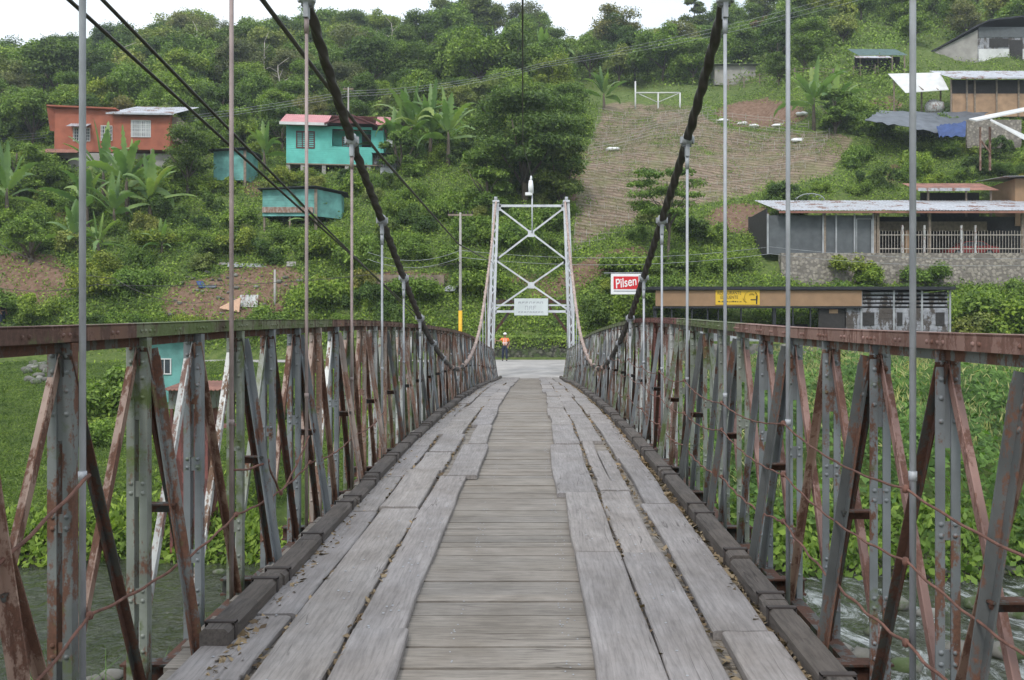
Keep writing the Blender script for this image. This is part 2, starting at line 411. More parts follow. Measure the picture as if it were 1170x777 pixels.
# ================================================================== terrain
SKY = ([-400,0,100,200,300,350,440,500,560,620,650,720,760,800,850,1000,1170,1600],
       [.30,.30,.305,.33,.32,.33,.34,.342,.345,.334,.32,.32,.332,.345,.36,.40,.42,.43])
YK = np.array([62,64,69.3,70,77,80,88,95,105,120,150,180,230,400,900,2500.])
ECOL = np.array([
 [0,.035,.10,.105,.150,.165,.203,.225,.25,.275,.305,1],
 [0,.03,.08,.085,.130,.145,.185,.215,.25,.28,.31,1],
 [0,.03,.063,.097,.088,.16,.205,.235,.28,.315,.35,1]])
UK = np.array([600., 800., 930.])
def sstep(a, b, x): t = np.clip((x-a)/(b-a), 0, 1); return t*t*(3-2*t)
def shore_far(x): return 22 - 1*sstep(-7, 6, x) + .5*np.sin(np.asarray(x)*.5)+.25*np.sin(np.asarray(x)*1.7)
def shore_near(x): return 13.5 + 0*x
def terrain(x, y):
    x = np.asarray(x, float); y = np.asarray(y, float); x, y = np.broadcast_arrays(x, y)
    ys = np.maximum(y, 30); u = 605 + 1000*x/ys
    # hill
    sk = np.interp(u, *SKY)
    w = np.clip((u-600)/200, 0, 1); w2 = sstep(870, 925, u)
    e = np.zeros_like(x)
    cols = []
    for k in range(3):
        kn = ECOL[k][:-1]
        cols.append(np.interp(y, YK[:11], kn))
    e = (cols[0]*(1-w) + cols[1]*w)*(1-w2) + cols[2]*w2
    e_hi = np.interp(y, [120,150,180,230,400,900,2500], [0,0,1,.95,.55,.2,.05])
    top = sk*np.where(y <= 180, 1, e_hi)
    f = np.clip((y-150)/30, 0, 1); e = e*(1-f) + top*f
    # lift / lower the 120-150 band with the local skyline
    e = e + np.clip(1-abs(y-150)/45, 0, 1)*(sk-.33)*.5*(y > 105)
    bumpz = .45*np.sin(x*.31+y*.17)*np.sin(y*.23-x*.11+1) + .25*np.sin(x*.9+2)*np.sin(y*.77+x*.3)
    zh = E + y*e + bumpz*np.clip((y-84)/20, 0, 1)*1.2 + bumpz*.35*np.clip((y-64)/8, 0, 1)
    # banks
    sf = shore_far(x)
    zl = np.interp(y-sf, [-6,-.3,.5,1.3,6,16,31,40], [-5.2,-4.4,-3.5,-3.05,-2.45,-1.15,.25,.42])
    zr = np.interp(y-sf, [-5,-.3,1,4,9,35.2], [-5.2,-4.4,-3.6,-2.6,-1.25,-1.35])
    zr = np.where(y > 57.2, 1.6, zr)
    s = sstep(-7, 6, x); mix = sstep(4, 8, x)
    ym = y - sf
    zm = np.interp(ym, [-6,-.3,1.2,8,18], [-5.2,-4.4,-3.6,-2.0,-1.1])
    zf = np.where(x < -7, zl, np.where(x > 8, zr, zm*(1-mix)+zr*mix))
    tl = sstep(-14, -7, x)
    zf = np.where(x <= 8, zl*(1-tl) + zf*tl, zf)
    zf = np.where(x <= 8, zf + .12*np.sin(x*1.1)*np.sin(y*.8), zf + .2*np.sin(x*.8)*np.sin(y*.6))
    road = np.interp(y, [42,45,54,62], [-.42,-.36,.25,.25])
    # approach embankment
    eb = (1-sstep(3.4, 8.5, np.abs(x))) * sstep(41.5, 43.5, y)
    zf = zf*(1-eb) + road*eb
    cross = sstep(52.5, 54.5, y) * (1-sstep(5.5, 8.0, x))
    zf = zf*(1-cross) + np.where(y < 62, .27+.0*y, zf)*cross
    # near bank
    zn = np.interp(y, [-30,1.2,3.5,9,12.6,14.2,17], [-.1,-.15,-1.3,-2.7,-3.6,-4.4,-5.2])
    z = np.where(y < 17, zn, zf)
    
    t = np.clip((y-61)/1.0, 0, 1)
    zz = z*(1-t) + zh*t
    return zz
def proj(x, y, z):
    """pixel of a world point in the 1170x777 photograph (only used to plan where things stand)"""
    c, s = math.cos(YAW), math.sin(YAW)
    X = x*c + y*s; Y = -x*s + y*c
    return 605 + 1000*X/Y, 388.5 - 1000*(z-E)/Y
def P(px, py, d):
    a = (px-605)/1000; b = (388.5-py)/1000; c, s = math.cos(YAW), math.sin(YAW)
    x = a*c - s; y = c + a*s
    return Vector((x/y*d, d, E + b/y*d))
DS = np.concatenate([np.arange(14, 90, .1), np.arange(90, 260, .4)])
def hit(px, py, dmin=14):
    a = (px-605)/1000; b = (388.5-py)/1000; c, s = math.cos(YAW), math.sin(YAW)
    x = (a*c - s)/(c+a*s); e = b/(c+a*s)
    ds = DS[DS >= dmin]
    z = terrain(x*ds, ds); k = np.nonzero(E+e*ds < z)[0]
    d = ds[k[0]] if len(k) else 180.
    return Vector((x*d, d, float(terrain(x*d, d))))
def T(x, y): return float(terrain(x, y))

def soil_mask(px, py, y):
    """bare earth; px,py = picture position of the ground point, baked once into the terrain"""
    m = np.zeros_like(px)
    def el(cx_, cy_, rx, ry, v=1., rot=0):
        dx = (px-cx_); dy = (py-cy_)-rot*dx
        return v*np.clip(1.6-1.6*((dx/rx)**2+(dy/ry)**2), 0, 1)
    for a in [(20,320,80,38),(255,345,90,34),(300,320,60,22),(690,302,60,16,1.1,-.3),(640,330,50,14,.7,-.3),
              (870,130,60,18,1.3),(850,250,50,20,1.2),(660,200,40,50,.5),(935,290,40,20,.6),(1010,120,28,14,.8),
              (1020,200,25,18,.5),(610,320,40,12,.5),(80,250,30,12,.6),(470,318,60,12,.8),(290,215,20,14,.6),(760,235,40,26,.6)]:
        m = np.maximum(m, el(*a))
    return m
def plot_mask(px, py):
    """the cleared, terraced plot on the right-hand slope"""
    left = np.interp(py, [100,130,170,230,290,300], [690,680,668,652,645,645])
    right = np.interp(py, [100,120,150,170,200,215,235,250,270,288], [800,900,985,985,960,900,810,745,695,655])
    top = np.interp(px, [690,790,830,960], [112,118,144,148])
    return np.clip((px-left)/14, 0, 1)*np.clip((right-px)/26, 0, 1)*np.clip((py-top)/9, 0, 1)*np.clip((292-py)/8, 0, 1)

def build_terrain():
    ys = np.concatenate([[-1500,-300,-60,-20], np.arange(-8, 58, .7), np.array([57.0,57.15,57.25,57.6]), np.arange(58.2, 69, .6),
        [69.25,69.32,69.7,69.98,70.02], np.arange(70.5, 100, .7), np.arange(100, 190, 1.5), np.arange(190, 300, 9), [350,420,600,900,1500,2500]])
    ys = np.unique(np.round(ys, 3))
    xs = np.concatenate([[-2500,-1200,-600,-300,-200,-150], np.arange(-115, -40, 1.4), np.arange(-40, 45, .7), np.arange(45, 125, 1.4), [150,200,300,600,1200,2500]])
    X, Y = np.meshgrid(xs, ys); Z = terrain(X, Y)
    Z = np.where(Y < -20, -.1, Z)
    V = np.stack([X, Y, Z], -1).reshape(-1, 3)
    nx, ny = len(xs), len(ys)
    i, j = np.meshgrid(np.arange(nx-1), np.arange(ny-1)); a = (j*nx+i).ravel()
    F = np.stack([a, a+1, a+nx+1, a+nx], 1)
    me = bpy.data.meshes.new('ground')
    me.vertices.add(len(V)); me.vertices.foreach_set('co', V.astype(np.float32).ravel())
    me.loops.add(F.size); me.loops.foreach_set('vertex_index', F.astype(np.int32).ravel())
    me.polygons.add(len(F)); me.polygons.foreach_set('loop_start', np.arange(0, F.size, 4, dtype=np.int32))
    me.polygons.foreach_set('loop_total', np.full(len(F), 4, dtype=np.int32))
    me.polygons.foreach_set('use_smooth', np.ones(len(F), bool)); me.update(calc_edges=True)
    px, py = proj(V[:,0], np.maximum(V[:,1], 20), V[:,2])
    sm = soil_mask(px, py, V[:,1])*(V[:,1] > 61)
    pm = plot_mask(px, py)*(V[:,1] > 61)
    gm = ((V[:,1] > 21) & (V[:,1] < 56) & (V[:,0] < -3)).astype(float)
    wet = np.clip((-3.3-V[:,2])/.5, 0, 1)
    at = me.attributes.new('zones', 'FLOAT_COLOR', 'POINT')
    at.data.foreach_set('color', np.stack([sm, pm, gm, wet], 1).astype(np.float32).ravel())
    m, t, b = new_mat('hillside_earth_and_grass'); o = geopos(t)
    A = t.nodes.new('ShaderNodeAttribute'); A.attribute_name = 'zones'
    sp = t.nodes.new('ShaderNodeSeparateColor'); t.links.new(A.outputs['Color'], sp.inputs[0])
    n1 = noise(t, o, .35, 8, .65); n2 = noise(t, o, 2.2, 8, .7)
    green = ramp(t, n2.outputs['Fac'], [(.3, (.05,.085,.022)), (.5, (.11,.155,.04)), (.72, (.18,.205,.07))])
    dirt = ramp(t, n2.outputs['Fac'], [(.3, (.12,.068,.042)), (.5, (.20,.125,.085)), (.75, (.30,.21,.155))])
    grass = ramp(t, n2.outputs['Fac'], [(.3, (.045,.08,.016)), (.7, (.11,.15,.035))])
    # terraced rows: narrow contour strips of dry stalks on brown soil
    wv = t.nodes.new('ShaderNodeTexWave'); wv.bands_direction = 'Z'; wv.inputs['Scale'].default_value = .8
    wv.inputs['Distortion'].default_value = 5.0; wv.inputs['Detail'].default_value = 5; wv.inputs['Detail Scale'].default_value = .7; wv.inputs['Detail Roughness'].default_value = .65
    mpw = t.nodes.new('ShaderNodeMapping'); mpw.inputs['Rotation'].default_value = (0, -.2, 0); t.links.new(o, mpw.inputs['Vector']); t.links.new(mpw.outputs[0], wv.inputs['Vector'])
    rows = ramp(t, wv.outputs['Fac'], [(.0, (.17,.125,.09)), (.4, (.225,.17,.125)), (.9, (.29,.23,.175))])
    rg = ramp(t, n1.outputs['Fac'], [(.46, (0,0,0)), (.64, (.6,.6,.6))])
    rows2 = mixc(t, rg.outputs[0], rows.outputs[0], (.17,.19,.08))
    col = mixc(t, sp.outputs[2], green.outputs[0], grass.outputs[0])
    # broken edge of the soil patches
    ma = t.nodes.new('ShaderNodeMath'); ma.operation = 'ADD'; t.links.new(sp.outputs[0], ma.inputs[0])
    mb = t.nodes.new('ShaderNodeMath'); mb.operation = 'MULTIPLY_ADD'; mb.inputs[1].default_value = 1.3; mb.inputs[2].default_value = -.65
    t.links.new(n1.outputs['Fac'], mb.inputs[0]); t.links.new(mb.outputs[0], ma.inputs[1])
    sr = ramp(t, ma.outputs[0], [(.35, (0,0,0)), (.55, (1,1,1))])
    col = mixc(t, sr.outputs[0], col, dirt.outputs[0])
    clod = ramp(t, noise(t, o, 1.1, 9, .75).outputs['Fac'], [(.35,(.62,.60,.56)),(.65,(1.25,1.22,1.18))])
    rows2 = mixc(t, .8, rows2, clod.outputs[0], 'MULTIPLY')
    pa = t.nodes.new('ShaderNodeMath'); pa.operation = 'ADD'; t.links.new(sp.outputs[1], pa.inputs[0])
    pb = t.nodes.new('ShaderNodeMath'); pb.operation = 'MULTIPLY_ADD'; pb.inputs[1].default_value = 1.6; pb.inputs[2].default_value = -.8
    t.links.new(n1.outputs['Fac'], pb.inputs[0]); t.links.new(pb.outputs[0], pa.inputs[1])
    pr_ = ramp(t, pa.outputs[0], [(.4, (0,0,0)), (.62, (1,1,1))])
    col = mixc(t, pr_.outputs[0], col, rows2)
    col = mixc(t, A.outputs['Alpha'], col, (.05,.045,.035))
    t.links.new(col, b.inputs['Base Color']); b.inputs['Roughness'].default_value = .95
    b.inputs['Specular IOR Level'].default_value = .15
    bump(t, b, n2.outputs['Fac'], .8, .25)
    me.materials.append(m)
    tag(link('ground', me), kind='structure')
build_terrain()

# ---- river
def river():
    m, t, b = new_mat('river_water'); o = geopos(t)
    n = noise(t, o, 1.5, 5, .6, (1, .55, 1), .8); n2 = noise(t, o, 5, 5, .6, (1, .6, 1), .4)
    fm = noise(t, o, 1.1, 9, .72, (1, .5, 1), 1.4)
    gx = t.nodes.new('ShaderNodeSeparateXYZ'); t.links.new(o, gx.inputs[0])
    mr = t.nodes.new('ShaderNodeMapRange'); mr.inputs['From Min'].default_value = -7; mr.inputs['From Max'].default_value = 5
    mr.inputs['To Min'].default_value = -.10; mr.inputs['To Max'].default_value = .06
    t.links.new(gx.outputs[0], mr.inputs['Value'])
    ad = t.nodes.new('ShaderNodeMath'); ad.operation = 'ADD'; t.links.new(fm.outputs['Fac'], ad.inputs[0]); t.links.new(mr.outputs[0], ad.inputs[1])
    fr = ramp(t, ad.outputs[0], [(.56, (0,0,0)), (.70, (.6,.6,.6))])
    base = ramp(t, n.outputs['Fac'], [(.3, (.022,.028,.016)), (.7, (.055,.06,.036))])
    t.links.new(mixc(t, fr.outputs[0], base.outputs[0], (.62,.65,.66)), b.inputs['Base Color'])
    rr = t.nodes.new('ShaderNodeMapRange'); rr.inputs['To Min'].default_value = .06; rr.inputs['To Max'].default_value = .7
    t.links.new(fr.outputs[0], rr.inputs['Value']); t.links.new(rr.outputs[0], b.inputs['Roughness'])
    h = mixc(t, .45, n.outputs['Fac'], n2.outputs['Fac']); bump(t, b, h, .9, .5)
    mb = MB(); mb.grid(lambda u, v: (-300+600*u, 9+29*v, -4+.05*math.sin(u*900)*math.sin(v*40)), 300, 40)
    tag(mb.build('river', m), kind='structure')
river()
# ---- road on the far side and the approach
def roads():
    m = plain('pale_dusty_concrete_road', (.36,.34,.32), .9, .22, .9)
    mb = MB()
    mb.grid(lambda u, v: (-3.3+6.6*u, 44.6+9.4*v, float(np.interp(44.6+9.4*v, [42,45,54], [-.42,-.36,.25]))+.05) , 6, 20)
    mb.grid(lambda u, v: (-22+28.2*u, 54.0+6.9*v, .30), 30, 6)
    tag(mb.build('road', m), kind='structure')
    mb = MB(); mb.grid(lambda u, v: (-2.2+4.4*u, -9+11.6*v, -.03), 8, 20)
    mb.box(-2.6, 2.4, 1.6, 2.9, -4.5, -.3)
    tag(mb.build('pavement', M['concrete']), kind='structure')
roads()

# ================================================================== THE BRIDGE
bridge = empty('suspension_bridge', (0,0,0), 0, 'narrow old suspension bridge with worn plank deck and rusty lattice railings', 'bridge')
HT = 1.9; HH = 1.77
# --- cross planks (one surface)
mb = MB(); y = -3.0; r = random.Random(3)
while y < 44.4:
    w = r.choice([.13,.16,.19,.21,.24,.28]); x0 = -1.72+r.uniform(-.03,.03); x1 = 1.66+r.uniform(-.03,.03)
    g = r.choice([.009,.013,.018,.024]); c = cx(y); dz = r.uniform(-.006,.004)
    sk = r.uniform(-.006,.006)
    zz = lambda yy: cb(yy)
    a, b_ = y+g/2, y+w-g/2
    vs = [(c+x0,a+sk,zz(a)-.06),(c+x1,a-sk,zz(a)-.06),(c+x1,b_-sk,zz(b_)-.06),(c+x0,b_+sk,zz(b_)-.06),
          (c+x0,a+sk,zz(a)+dz),(c+x1,a-sk,zz(a)+dz),(c+x1,b_-sk,zz(b_)+dz),(c+x0,b_+sk,zz(b_)+dz)]
    mb.add(vs, [(0,3,2,1),(4,5,6,7),(0,1,5,4),(1,2,6,5),(2,3,7,6),(3,0,4,7)])
    y += w
mb.build('cross_planks', M['cross'], bridge)
# stringers and floor beams under the planks
for xo in (-1.35,-.5,.5,1.35):
    mb = MB(); pts = [(cx(d)+xo, d, cb(d)-.17) for d in np.arange(2, 44.6, 1.4)]
    for p, q in zip(pts[:-1], pts[1:]): mb.bar(p, q, .12, .2, (0,0,1))
    mb.build('stringer', M['dark'], bridge)
PY = [3.77+.73*k for k in range(-2, 56)]
braced = [i for i in range(len(PY)) if (i-3) % 2 == 0]
fbm = MB(); fbm.bar((-2.02,0,-.16), (2.0,0,-.16), .10, .012, (0,0,1)); fbm.bar((-2.02,0,-.06), (2.0,0,-.06), .10, .012, (0,0,1))
fbm.bar((-2.02,0,-.11), (2.0,0,-.11), .012, .09, (0,0,1))
fme = fbm.mesh('floor_beam', M['dark'])
for i in braced: link('floor_beam', fme, bridge, (cx(PY[i]), PY[i]+.09, cb(PY[i])))
# --- runner boards
def runner(xa, xb, y0, y1, seed, th=.05, lift=0., wob=.006):
    r = random.Random(seed); n = max(3, int((y1-y0)/.16)); L = []; R = []
    ph1, ph2 = r.uniform(0,6), r.uniform(0,6); f = r.uniform(1.2, 2.6)
    bow = r.uniform(-.02,.02); tw = r.uniform(-.006,.006)
    for k in range(n+1):
        t = k/n; yy = y0+(y1-y0)*t; c = cx(yy)+.0
        wl = wob*math.sin(f*yy+ph1)+wob*.5*math.sin(3.7*yy+ph2)+bow*math.sin(math.pi*t)
        wr = wob*math.sin(f*yy*1.2+ph2)+wob*.5*math.sin(4.3*yy+ph1)+bow*math.sin(math.pi*t)
        z = cb(yy)+th+lift+r.uniform(-.0015,.0015)
        L.append((c+xa+wl, yy, z+tw*math.sin(t*3))); R.append((c+xb+wr, yy, z-tw*math.sin(t*3)))
    mb = MB(); ch = .012
    # profile across: bottom-left, side-left, chamfer, top ..., chamfer, side, bottom (rounded worn arrises)
    rings = []
    for (l, rr) in zip(L, R):
        w = rr[0]-l[0]
        rings.append([(l[0], l[1], l[2]-th+.001), (l[0], l[1], l[2]-ch), (l[0]+ch*.6, l[1], l[2]-ch*.3), (l[0]+ch*2, l[1], l[2]),
                      (l[0]+w*.5, l[1], l[2]-.003),
                      (rr[0]-ch*2, l[1], rr[2]), (rr[0]-ch*.6, l[1], rr[2]-ch*.3), (rr[0], l[1], rr[2]-ch), (rr[0], l[1], rr[2]-th+.001)])
    m_ = 9; vs = [v for ring in rings for v in ring]; fs = []
    for a in range(n):
        for b_ in range(m_-1): fs.append((a*m_+b_, a*m_+b_+1, (a+1)*m_+b_+1, (a+1)*m_+b_))
    fs = [f_[::-1] for f_ in fs]
    fs.append(tuple(range(m_))); fs.append(tuple(range(n*m_, n*m_+m_))[::-1])
    mb.add(vs, fs)
    return mb
def run_column(xa, xb, breaks, seed, jit=.035):
    r = random.Random(seed); a = breaks[0][0]
    for k in range(len(breaks)-1):
        y0, dl, dr = breaks[k]; y1 = breaks[k+1][0]
        o = runner(xa+dl, xb+dr, y0+.006, y1-.012, seed*100+k, r.choice([.045,.05,.055]), r.uniform(0,.006)).build('runner_board', M['runner'], bridge)
def gen_breaks(first, seed, jit=.04, end=44.3):
    r = random.Random(seed); br = list(first)
    while br[-1][0] < end-1.6:
        L = r.choice([1.7,2.2,2.6,3.1,3.6]); b0 = r.uniform(-jit, jit)
        br.append((min(end, br[-1][0]+L), b0+r.uniform(-.02,.0), b0+r.uniform(0,.02)))
    br.append((end+.1, 0, 0)); return br
run_column(-1.51, -1.25, gen_breaks([(1.6,-.08,0),(5.0,.0,.02),(7.6,.0,.0),(9.2,.02,.02)], 1), 21)
run_column(-1.22, -.88, gen_breaks([(2.2,.0,-.005),(7.75,-.02,-.02),(9.6,0,.0),(10.9,.05,.03)], 2), 22)
run_column(-.85, -.57, gen_breaks([(1.9,-.01,.02),(4.78,-.01,-.01),(9.3,.05,.10),(11.6,.1,.06)], 3), 23)
run_column(.44, .75, gen_breaks([(2.0,-.02,.0),(6.3,-.005,.0),(8.4,-.09,-.01),(11.6,-.02,.0)], 4), 24)
run_column(.77, 1.06, gen_breaks([(2.1,.0,.0),(6.3,.01,.0),(8.5,.01,.01),(9.0,.02,-.13),(11.9,.0,.0)], 5), 25)
run_column(1.12, 1.40, gen_breaks([(1.8,.02,.02),(4.72,-.02,.0),(7.9,.02,-.02),(10.4,0,.02)], 6), 26)
# odd broken piece filling the hole on the right
runner(.93, 1.07, 9.0, 11.0, 905, .05).build('runner_board', M['runner'], bridge)
runner(.80, .92, 8.35, 8.85, 906, .035).build("broken_board", M["underwood"], bridge)
# nail heads
nb = MB(); r = random.Random(5)
for k in range(420):
    yy = 2.6 + 22*r.random()**1.6; X = r.choice([-1.4,-1.05,-.7,.58,.92,1.28])+r.uniform(-.08,.08)
    nb.dome((cx(yy)+X, yy, cb(yy)+.052), (0,0,1), .008, 6, .4)
for k in range(300):
    yy = 2.6 + 14*r.random()**1.5; X = r.choice([.34,.3,-.3])+r.uniform(-.03,.03)
    nb.dome((cx(yy)+X, yy, cb(yy)+.001), (0,0,1), .006, 5, .4)
tag(nb.build('nail_heads', M['rod'], bridge), kind='stuff')
# --- kerb timbers with iron straps
def kerb(side, y_start, end, seed):
    r = random.Random(seed); y = y_start; inner, outer = (1.45, 1.60)
    while y < end-.5:
        L = r.choice([.85,1.0,1.2,1.45,1.8]); y1 = min(y+L, end); dx = r.uniform(-.015,.015); h = .125+r.uniform(-.012,.014)
        mb = MB(); n = max(1, int(L/.5))
        for k in range(n):
            a = y+.01+(y1-y-.02)*k/n; b_ = y+.01+(y1-y-.02)*(k+1)/n
            pts = []
            for yy in (a, b_):
                c = cx(yy); z = cb(yy)
                xi, xo = c+side*(inner+dx), c+side*(outer+dx)
                pts += [(xi,yy,z+.02),(xi,yy,z+h-.02),(xi+side*.02,yy,z+h),(xo-side*.02,yy,z+h),(xo,yy,z+h-.02),(xo,yy,z+.02)]
            fs = [(0,1,7,6),(1,2,8,7),(2,3,9,8),(3,4,10,9),(4,5,11,10),(5,0,6,11)]
            if side > 0: fs = [f[::-1] for f in fs]
            caps = []
            if k == 0: caps.append((0,1,2,3,4,5))
            if k == n-1: caps.append((6,7,8,9,10,11))
            mb.add(pts, fs+caps)
        kt = mb.build('kerb_timber', M['kerb'], bridge)
        if y < 26:
            for q in ([.14] if L < 1 else [.12, .88]):
                yy = y+(y1-y)*q; c = cx(yy)+side*dx; z = cb(yy)
                s = MB(); s.box(c+side*inner-side*.006 if side>0 else c-outer-.006, c+side*outer+side*.006 if side>0 else c-inner+.006, yy-.02, yy+.02, z+h-.002, z+h+.008)
                for X in (inner-.006, outer+.001):
                    xx = sorted((c+side*X, c+side*(X+.005))); s.box(xx[0], xx[1], yy-.02, yy+.02, z, z+h+.006)
                s.build('strap', M['strap'], kt)
        y = y1
kerb(-1, 4.52, 44.2, 1); kerb(1, 2.0, 44.2, 2)
# --- lattice railings
def stiff(side, name, label):
    root = empty(name); root.parent = bridge; root['label'] = label
    s = side; X = s*HT
    topz, botz = 1.625, -.22
    # shared meshes, local origin at the deck level of the panel point
    def post_mesh(mat, rivets):
        mb = MB()
        for q in (-1, 1):       # two angles side by side
            mb.angle((X+q*.033+.020, -.028, botz), (X+q*.033+.020, -.028, topz), .040, .055, .008, (0,1,0), 1, 1)
        mb.box(X-.045, X+.045, -.019, -.011, topz-.42, topz-.02)         # gusset
        for z in (.3,.85): mb.box(X-.045, X+.045, -.019, -.012, z-.04, z+.04)
        if rivets:
            for z in (.02,.10,.28,.33,.83,.88,1.32,1.42,1.5,1.57):
                for q in (-1, 1): mb.dome((X+q*.03, -.028, z), (0,-1,0), .0125, 7, .8)
        return mb.mesh('post', M[mat])
    def diag_in(mat, rv):        # top of a post to the foot of the next nearer one, on the face towards the deck
        mb = MB(); xx = X+s*.002
        mb.angle((xx, .03, topz-.03), (xx, -.70, -.1), .04, .05, .007, (1,0,0), 1, s)
        if rv:
            for k in (.04,.09,.5,.93): 
                mb.dome((xx+s*.025, .03-.73*k+.0, topz-.03-(topz+.07)*k), (0,-.92,.38), .013, 6, .7)
        return mb.mesh('inner_diagonal', M[mat])
    def diag_out(mat):
        mb = MB(); xx = X-s*.012
        mb.angle((xx, -.03, topz-.05), (xx, .70, -.12), .036, .045, .007, (1,0,0), 1, -s)
        return mb.mesh('outer_diagonal', M[mat])
    def brace_mesh(mat, rv):
        mb = MB()
        a = (X-s*.03, .07, topz-.10); b_ = (s*1.635, .07, -.05)
        mb.angle(a, b_, .05, .05, .008, (0,1,0), 1 if s<0 else -1, -1)
        mb.bar((X-s*.02,.07,topz-.06), (X-s*.05,.07,topz-.2), .09, .012)
        if rv:
            for k in (0, .05,.1): mb.dome((X-s*(.03+.24*k), .045, topz-.1-1.6*k), (0,-1,0), .017, 7, .8)
        return mb.mesh('knee_brace', M[mat])
    def bracket_mesh(mat):
        mb = MB(); mb.bar((X,.06,.76), (s*1.73,.06,.76), .07, .008, (0,0,1)); mb.bar((X,.093,.735), (s*1.73,.093,.735), .008, .05, (0,0,1))
        mb.dome((s*1.75,.05,.745), (0,-1,0), .018, 7)
        return mb.mesh('bracket', M[mat])
    cache = {}
    def get(kind, mat, rv=False):
        k = (kind, mat, rv)
        if k not in cache:
            cache[k] = {'post': lambda: post_mesh(mat, rv), 'in': lambda: diag_in(mat, rv), 'out': lambda: diag_out(mat),
                        'brace': lambda: brace_mesh(mat, rv), 'bracket': lambda: bracket_mesh(mat)}[kind]()
        return cache[k]
    r = random.Random(40+s)
    far = {'post': MB(), 'inner_diagonal': MB(), 'outer_diagonal': MB()}
    for i, y in enumerate(PY):
        rv = y < 14; loc = (cx(y), y, cb(y)+lean(s,y))
        if s < 0:
            pm = {2:'grey_rust',3:'moss',4:'grey'}[i] if 1 < i < 5 else r.choice(['grey','moss','grey','moss','grey_rust'] if y < 8 else ['brown','brown','pale','grey','moss','brown','pale'])
            im = {2:'rust',3:'rust',4:'pale',5:'white',6:'moss',7:'rust',8:'rust'}.get(i) or r.choice(['rust','brown','brown','pale','rust','moss','white'])
            om = r.choice(['dark','rust','dark'] if y < 11 else ['brown','moss','dark'])
            bm = {1:'rust',3:'grey_rust',5:'grey',7:'grey'}.get(i) or r.choice(['grey','slate','grey_rust','brown'])
        else:
            pm = 'grey' if y < 7.3 else r.choice(['moss','moss','grey'] if y < 10.6 else (['pale','red','pale'] if y < 15.5 else ['pale','pale','white','grey','moss','pale']))
            im = 'pink' if y < 7.5 else r.choice(['moss','pink','pale'] if y < 10.6 else (['red','pale','pink'] if y < 15.5 else ['pale','pink','pale','white','moss','pale']))
            om = r.choice(['dark','rust','grey'] if y < 10 else ['dark','brown','pale'])
            bm = 'slate' if y < 8 else r.choice(['slate','grey','moss'])
        if i < 48:
            link('post', get('post', pm, rv), root, loc)
            if i > 0: link('inner_diagonal', get('in', im, rv), root, loc)
            if i < len(PY)-1: link('outer_diagonal', get('out', om), root, loc)
        else:
            c, _, z = loc
            far['post'].bar((c+X, y, z+botz), (c+X, y, z+topz), .05, .12, (1,0,0))
            far['inner_diagonal'].bar((c+X-s*.02, y, z+topz), (c+X-s*.02, y-.7, z-.1), .05, .02, (1,0,0))
            far['outer_diagonal'].bar((c+X+s*.03, y, z+topz), (c+X+s*.03, y+.7, z-.1), .045, .02, (1,0,0))
        if i in braced:
            link('knee_brace', get('brace', bm, rv), root, loc); link('bracket', get('bracket', 'dark'), root, loc)
    for k, m_ in (('post','pale'),('inner_diagonal','brown'),('outer_diagonal','dark')):
        tag(far[k].build(k, M[m_], root), kind='stuff')
    # top chord: flange angle over a recessed web, in lengths of different colour
    if s < 0: segs = [(1.4,4.35,'chord_rust'),(4.35,8.6,'chord_moss'),(8.6,15,'chord_rust'),(15,44,'chord_rust')]
    else: segs = [(1.4,7.45,'pink'),(7.45,10.5,'chord_moss'),(10.5,15,'red'),(15,44,'chord_moss')]
    for a, b_, m_ in segs:
        mb = MB(); wb = MB(); rb = MB()
        ys = list(np.arange(a, b_, .73)); ys = ys + [b_] if b_-ys[-1] > .2 else ys[:-1] + [b_]
        for p, q in zip(ys[:-1], ys[1:]):
            A = Vector((cx(p)+X, p+.0, cb(p)-.03+lean(s,p))); B = Vector((cx(q)+X, q, cb(q)-.03+lean(s,q)))
            e1 = Vector((0,0,1.722)); n_ = s
            # flange: L section, vertical leg towards the deck, horizontal leg outwards
            for (u0, u1, z0, z1) in ((-.055, -.045, 1.660, 1.728), (-.055, .075, 1.720, 1.730)):
                xa, xb = sorted((s*u0, s*u1))
                vs = []
                for Pp in (A, B):
                    vs += [Pp+Vector((xa,0,z0)), Pp+Vector((xb,0,z0)), Pp+Vector((xb,0,z1)), Pp+Vector((xa,0,z1))]
                mb.add(vs, [(0,1,5,4),(1,2,6,5),(2,3,7,6),(3,0,4,7),(0,3,2,1),(4,5,6,7)])
            vs = []
            for Pp in (A, B):
                vs += [Pp+Vector((-.012,0,1.612)), Pp+Vector((.012,0,1.612)), Pp+Vector((.012,0,1.719)), Pp+Vector((-.012,0,1.719))]
            wb.add(vs, [(0,1,5,4),(1,2,6,5),(2,3,7,6),(3,0,4,7),(0,3,2,1),(4,5,6,7)])
        if a < 15:
            for y in PY:
                if a <= y < b_:
                    for k, off in enumerate((-.10,-.05,.0,.05, .33,.38)):
                        yy = y+off
                        mb.dome((cx(yy)+X-s*.056, yy, cb(yy)+1.66+lean(s,yy)), (-s,0,0), .011, 7, .8)
        ch = mb.build('top_chord', M[m_], root); wb.build('chord_web', M['dark' if s < 0 else 'grey_rust'], root)
    mb = MB()
    for p, q in zip(PY[:-1], PY[1:]):
        mb.bar((cx(p)+X, p, cb(p)-.2), (cx(q)+X, q, cb(q)-.2), .09, .07, (0,0,1))
    mb.build('bottom_chord', M['dark'], root)
stiff(-1, 'lattice_railing', 'left lattice railing with rusty and white peeling bars')
stiff(1, 'lattice_railing', 'right lattice railing with blue grey posts and pinkish red bars')
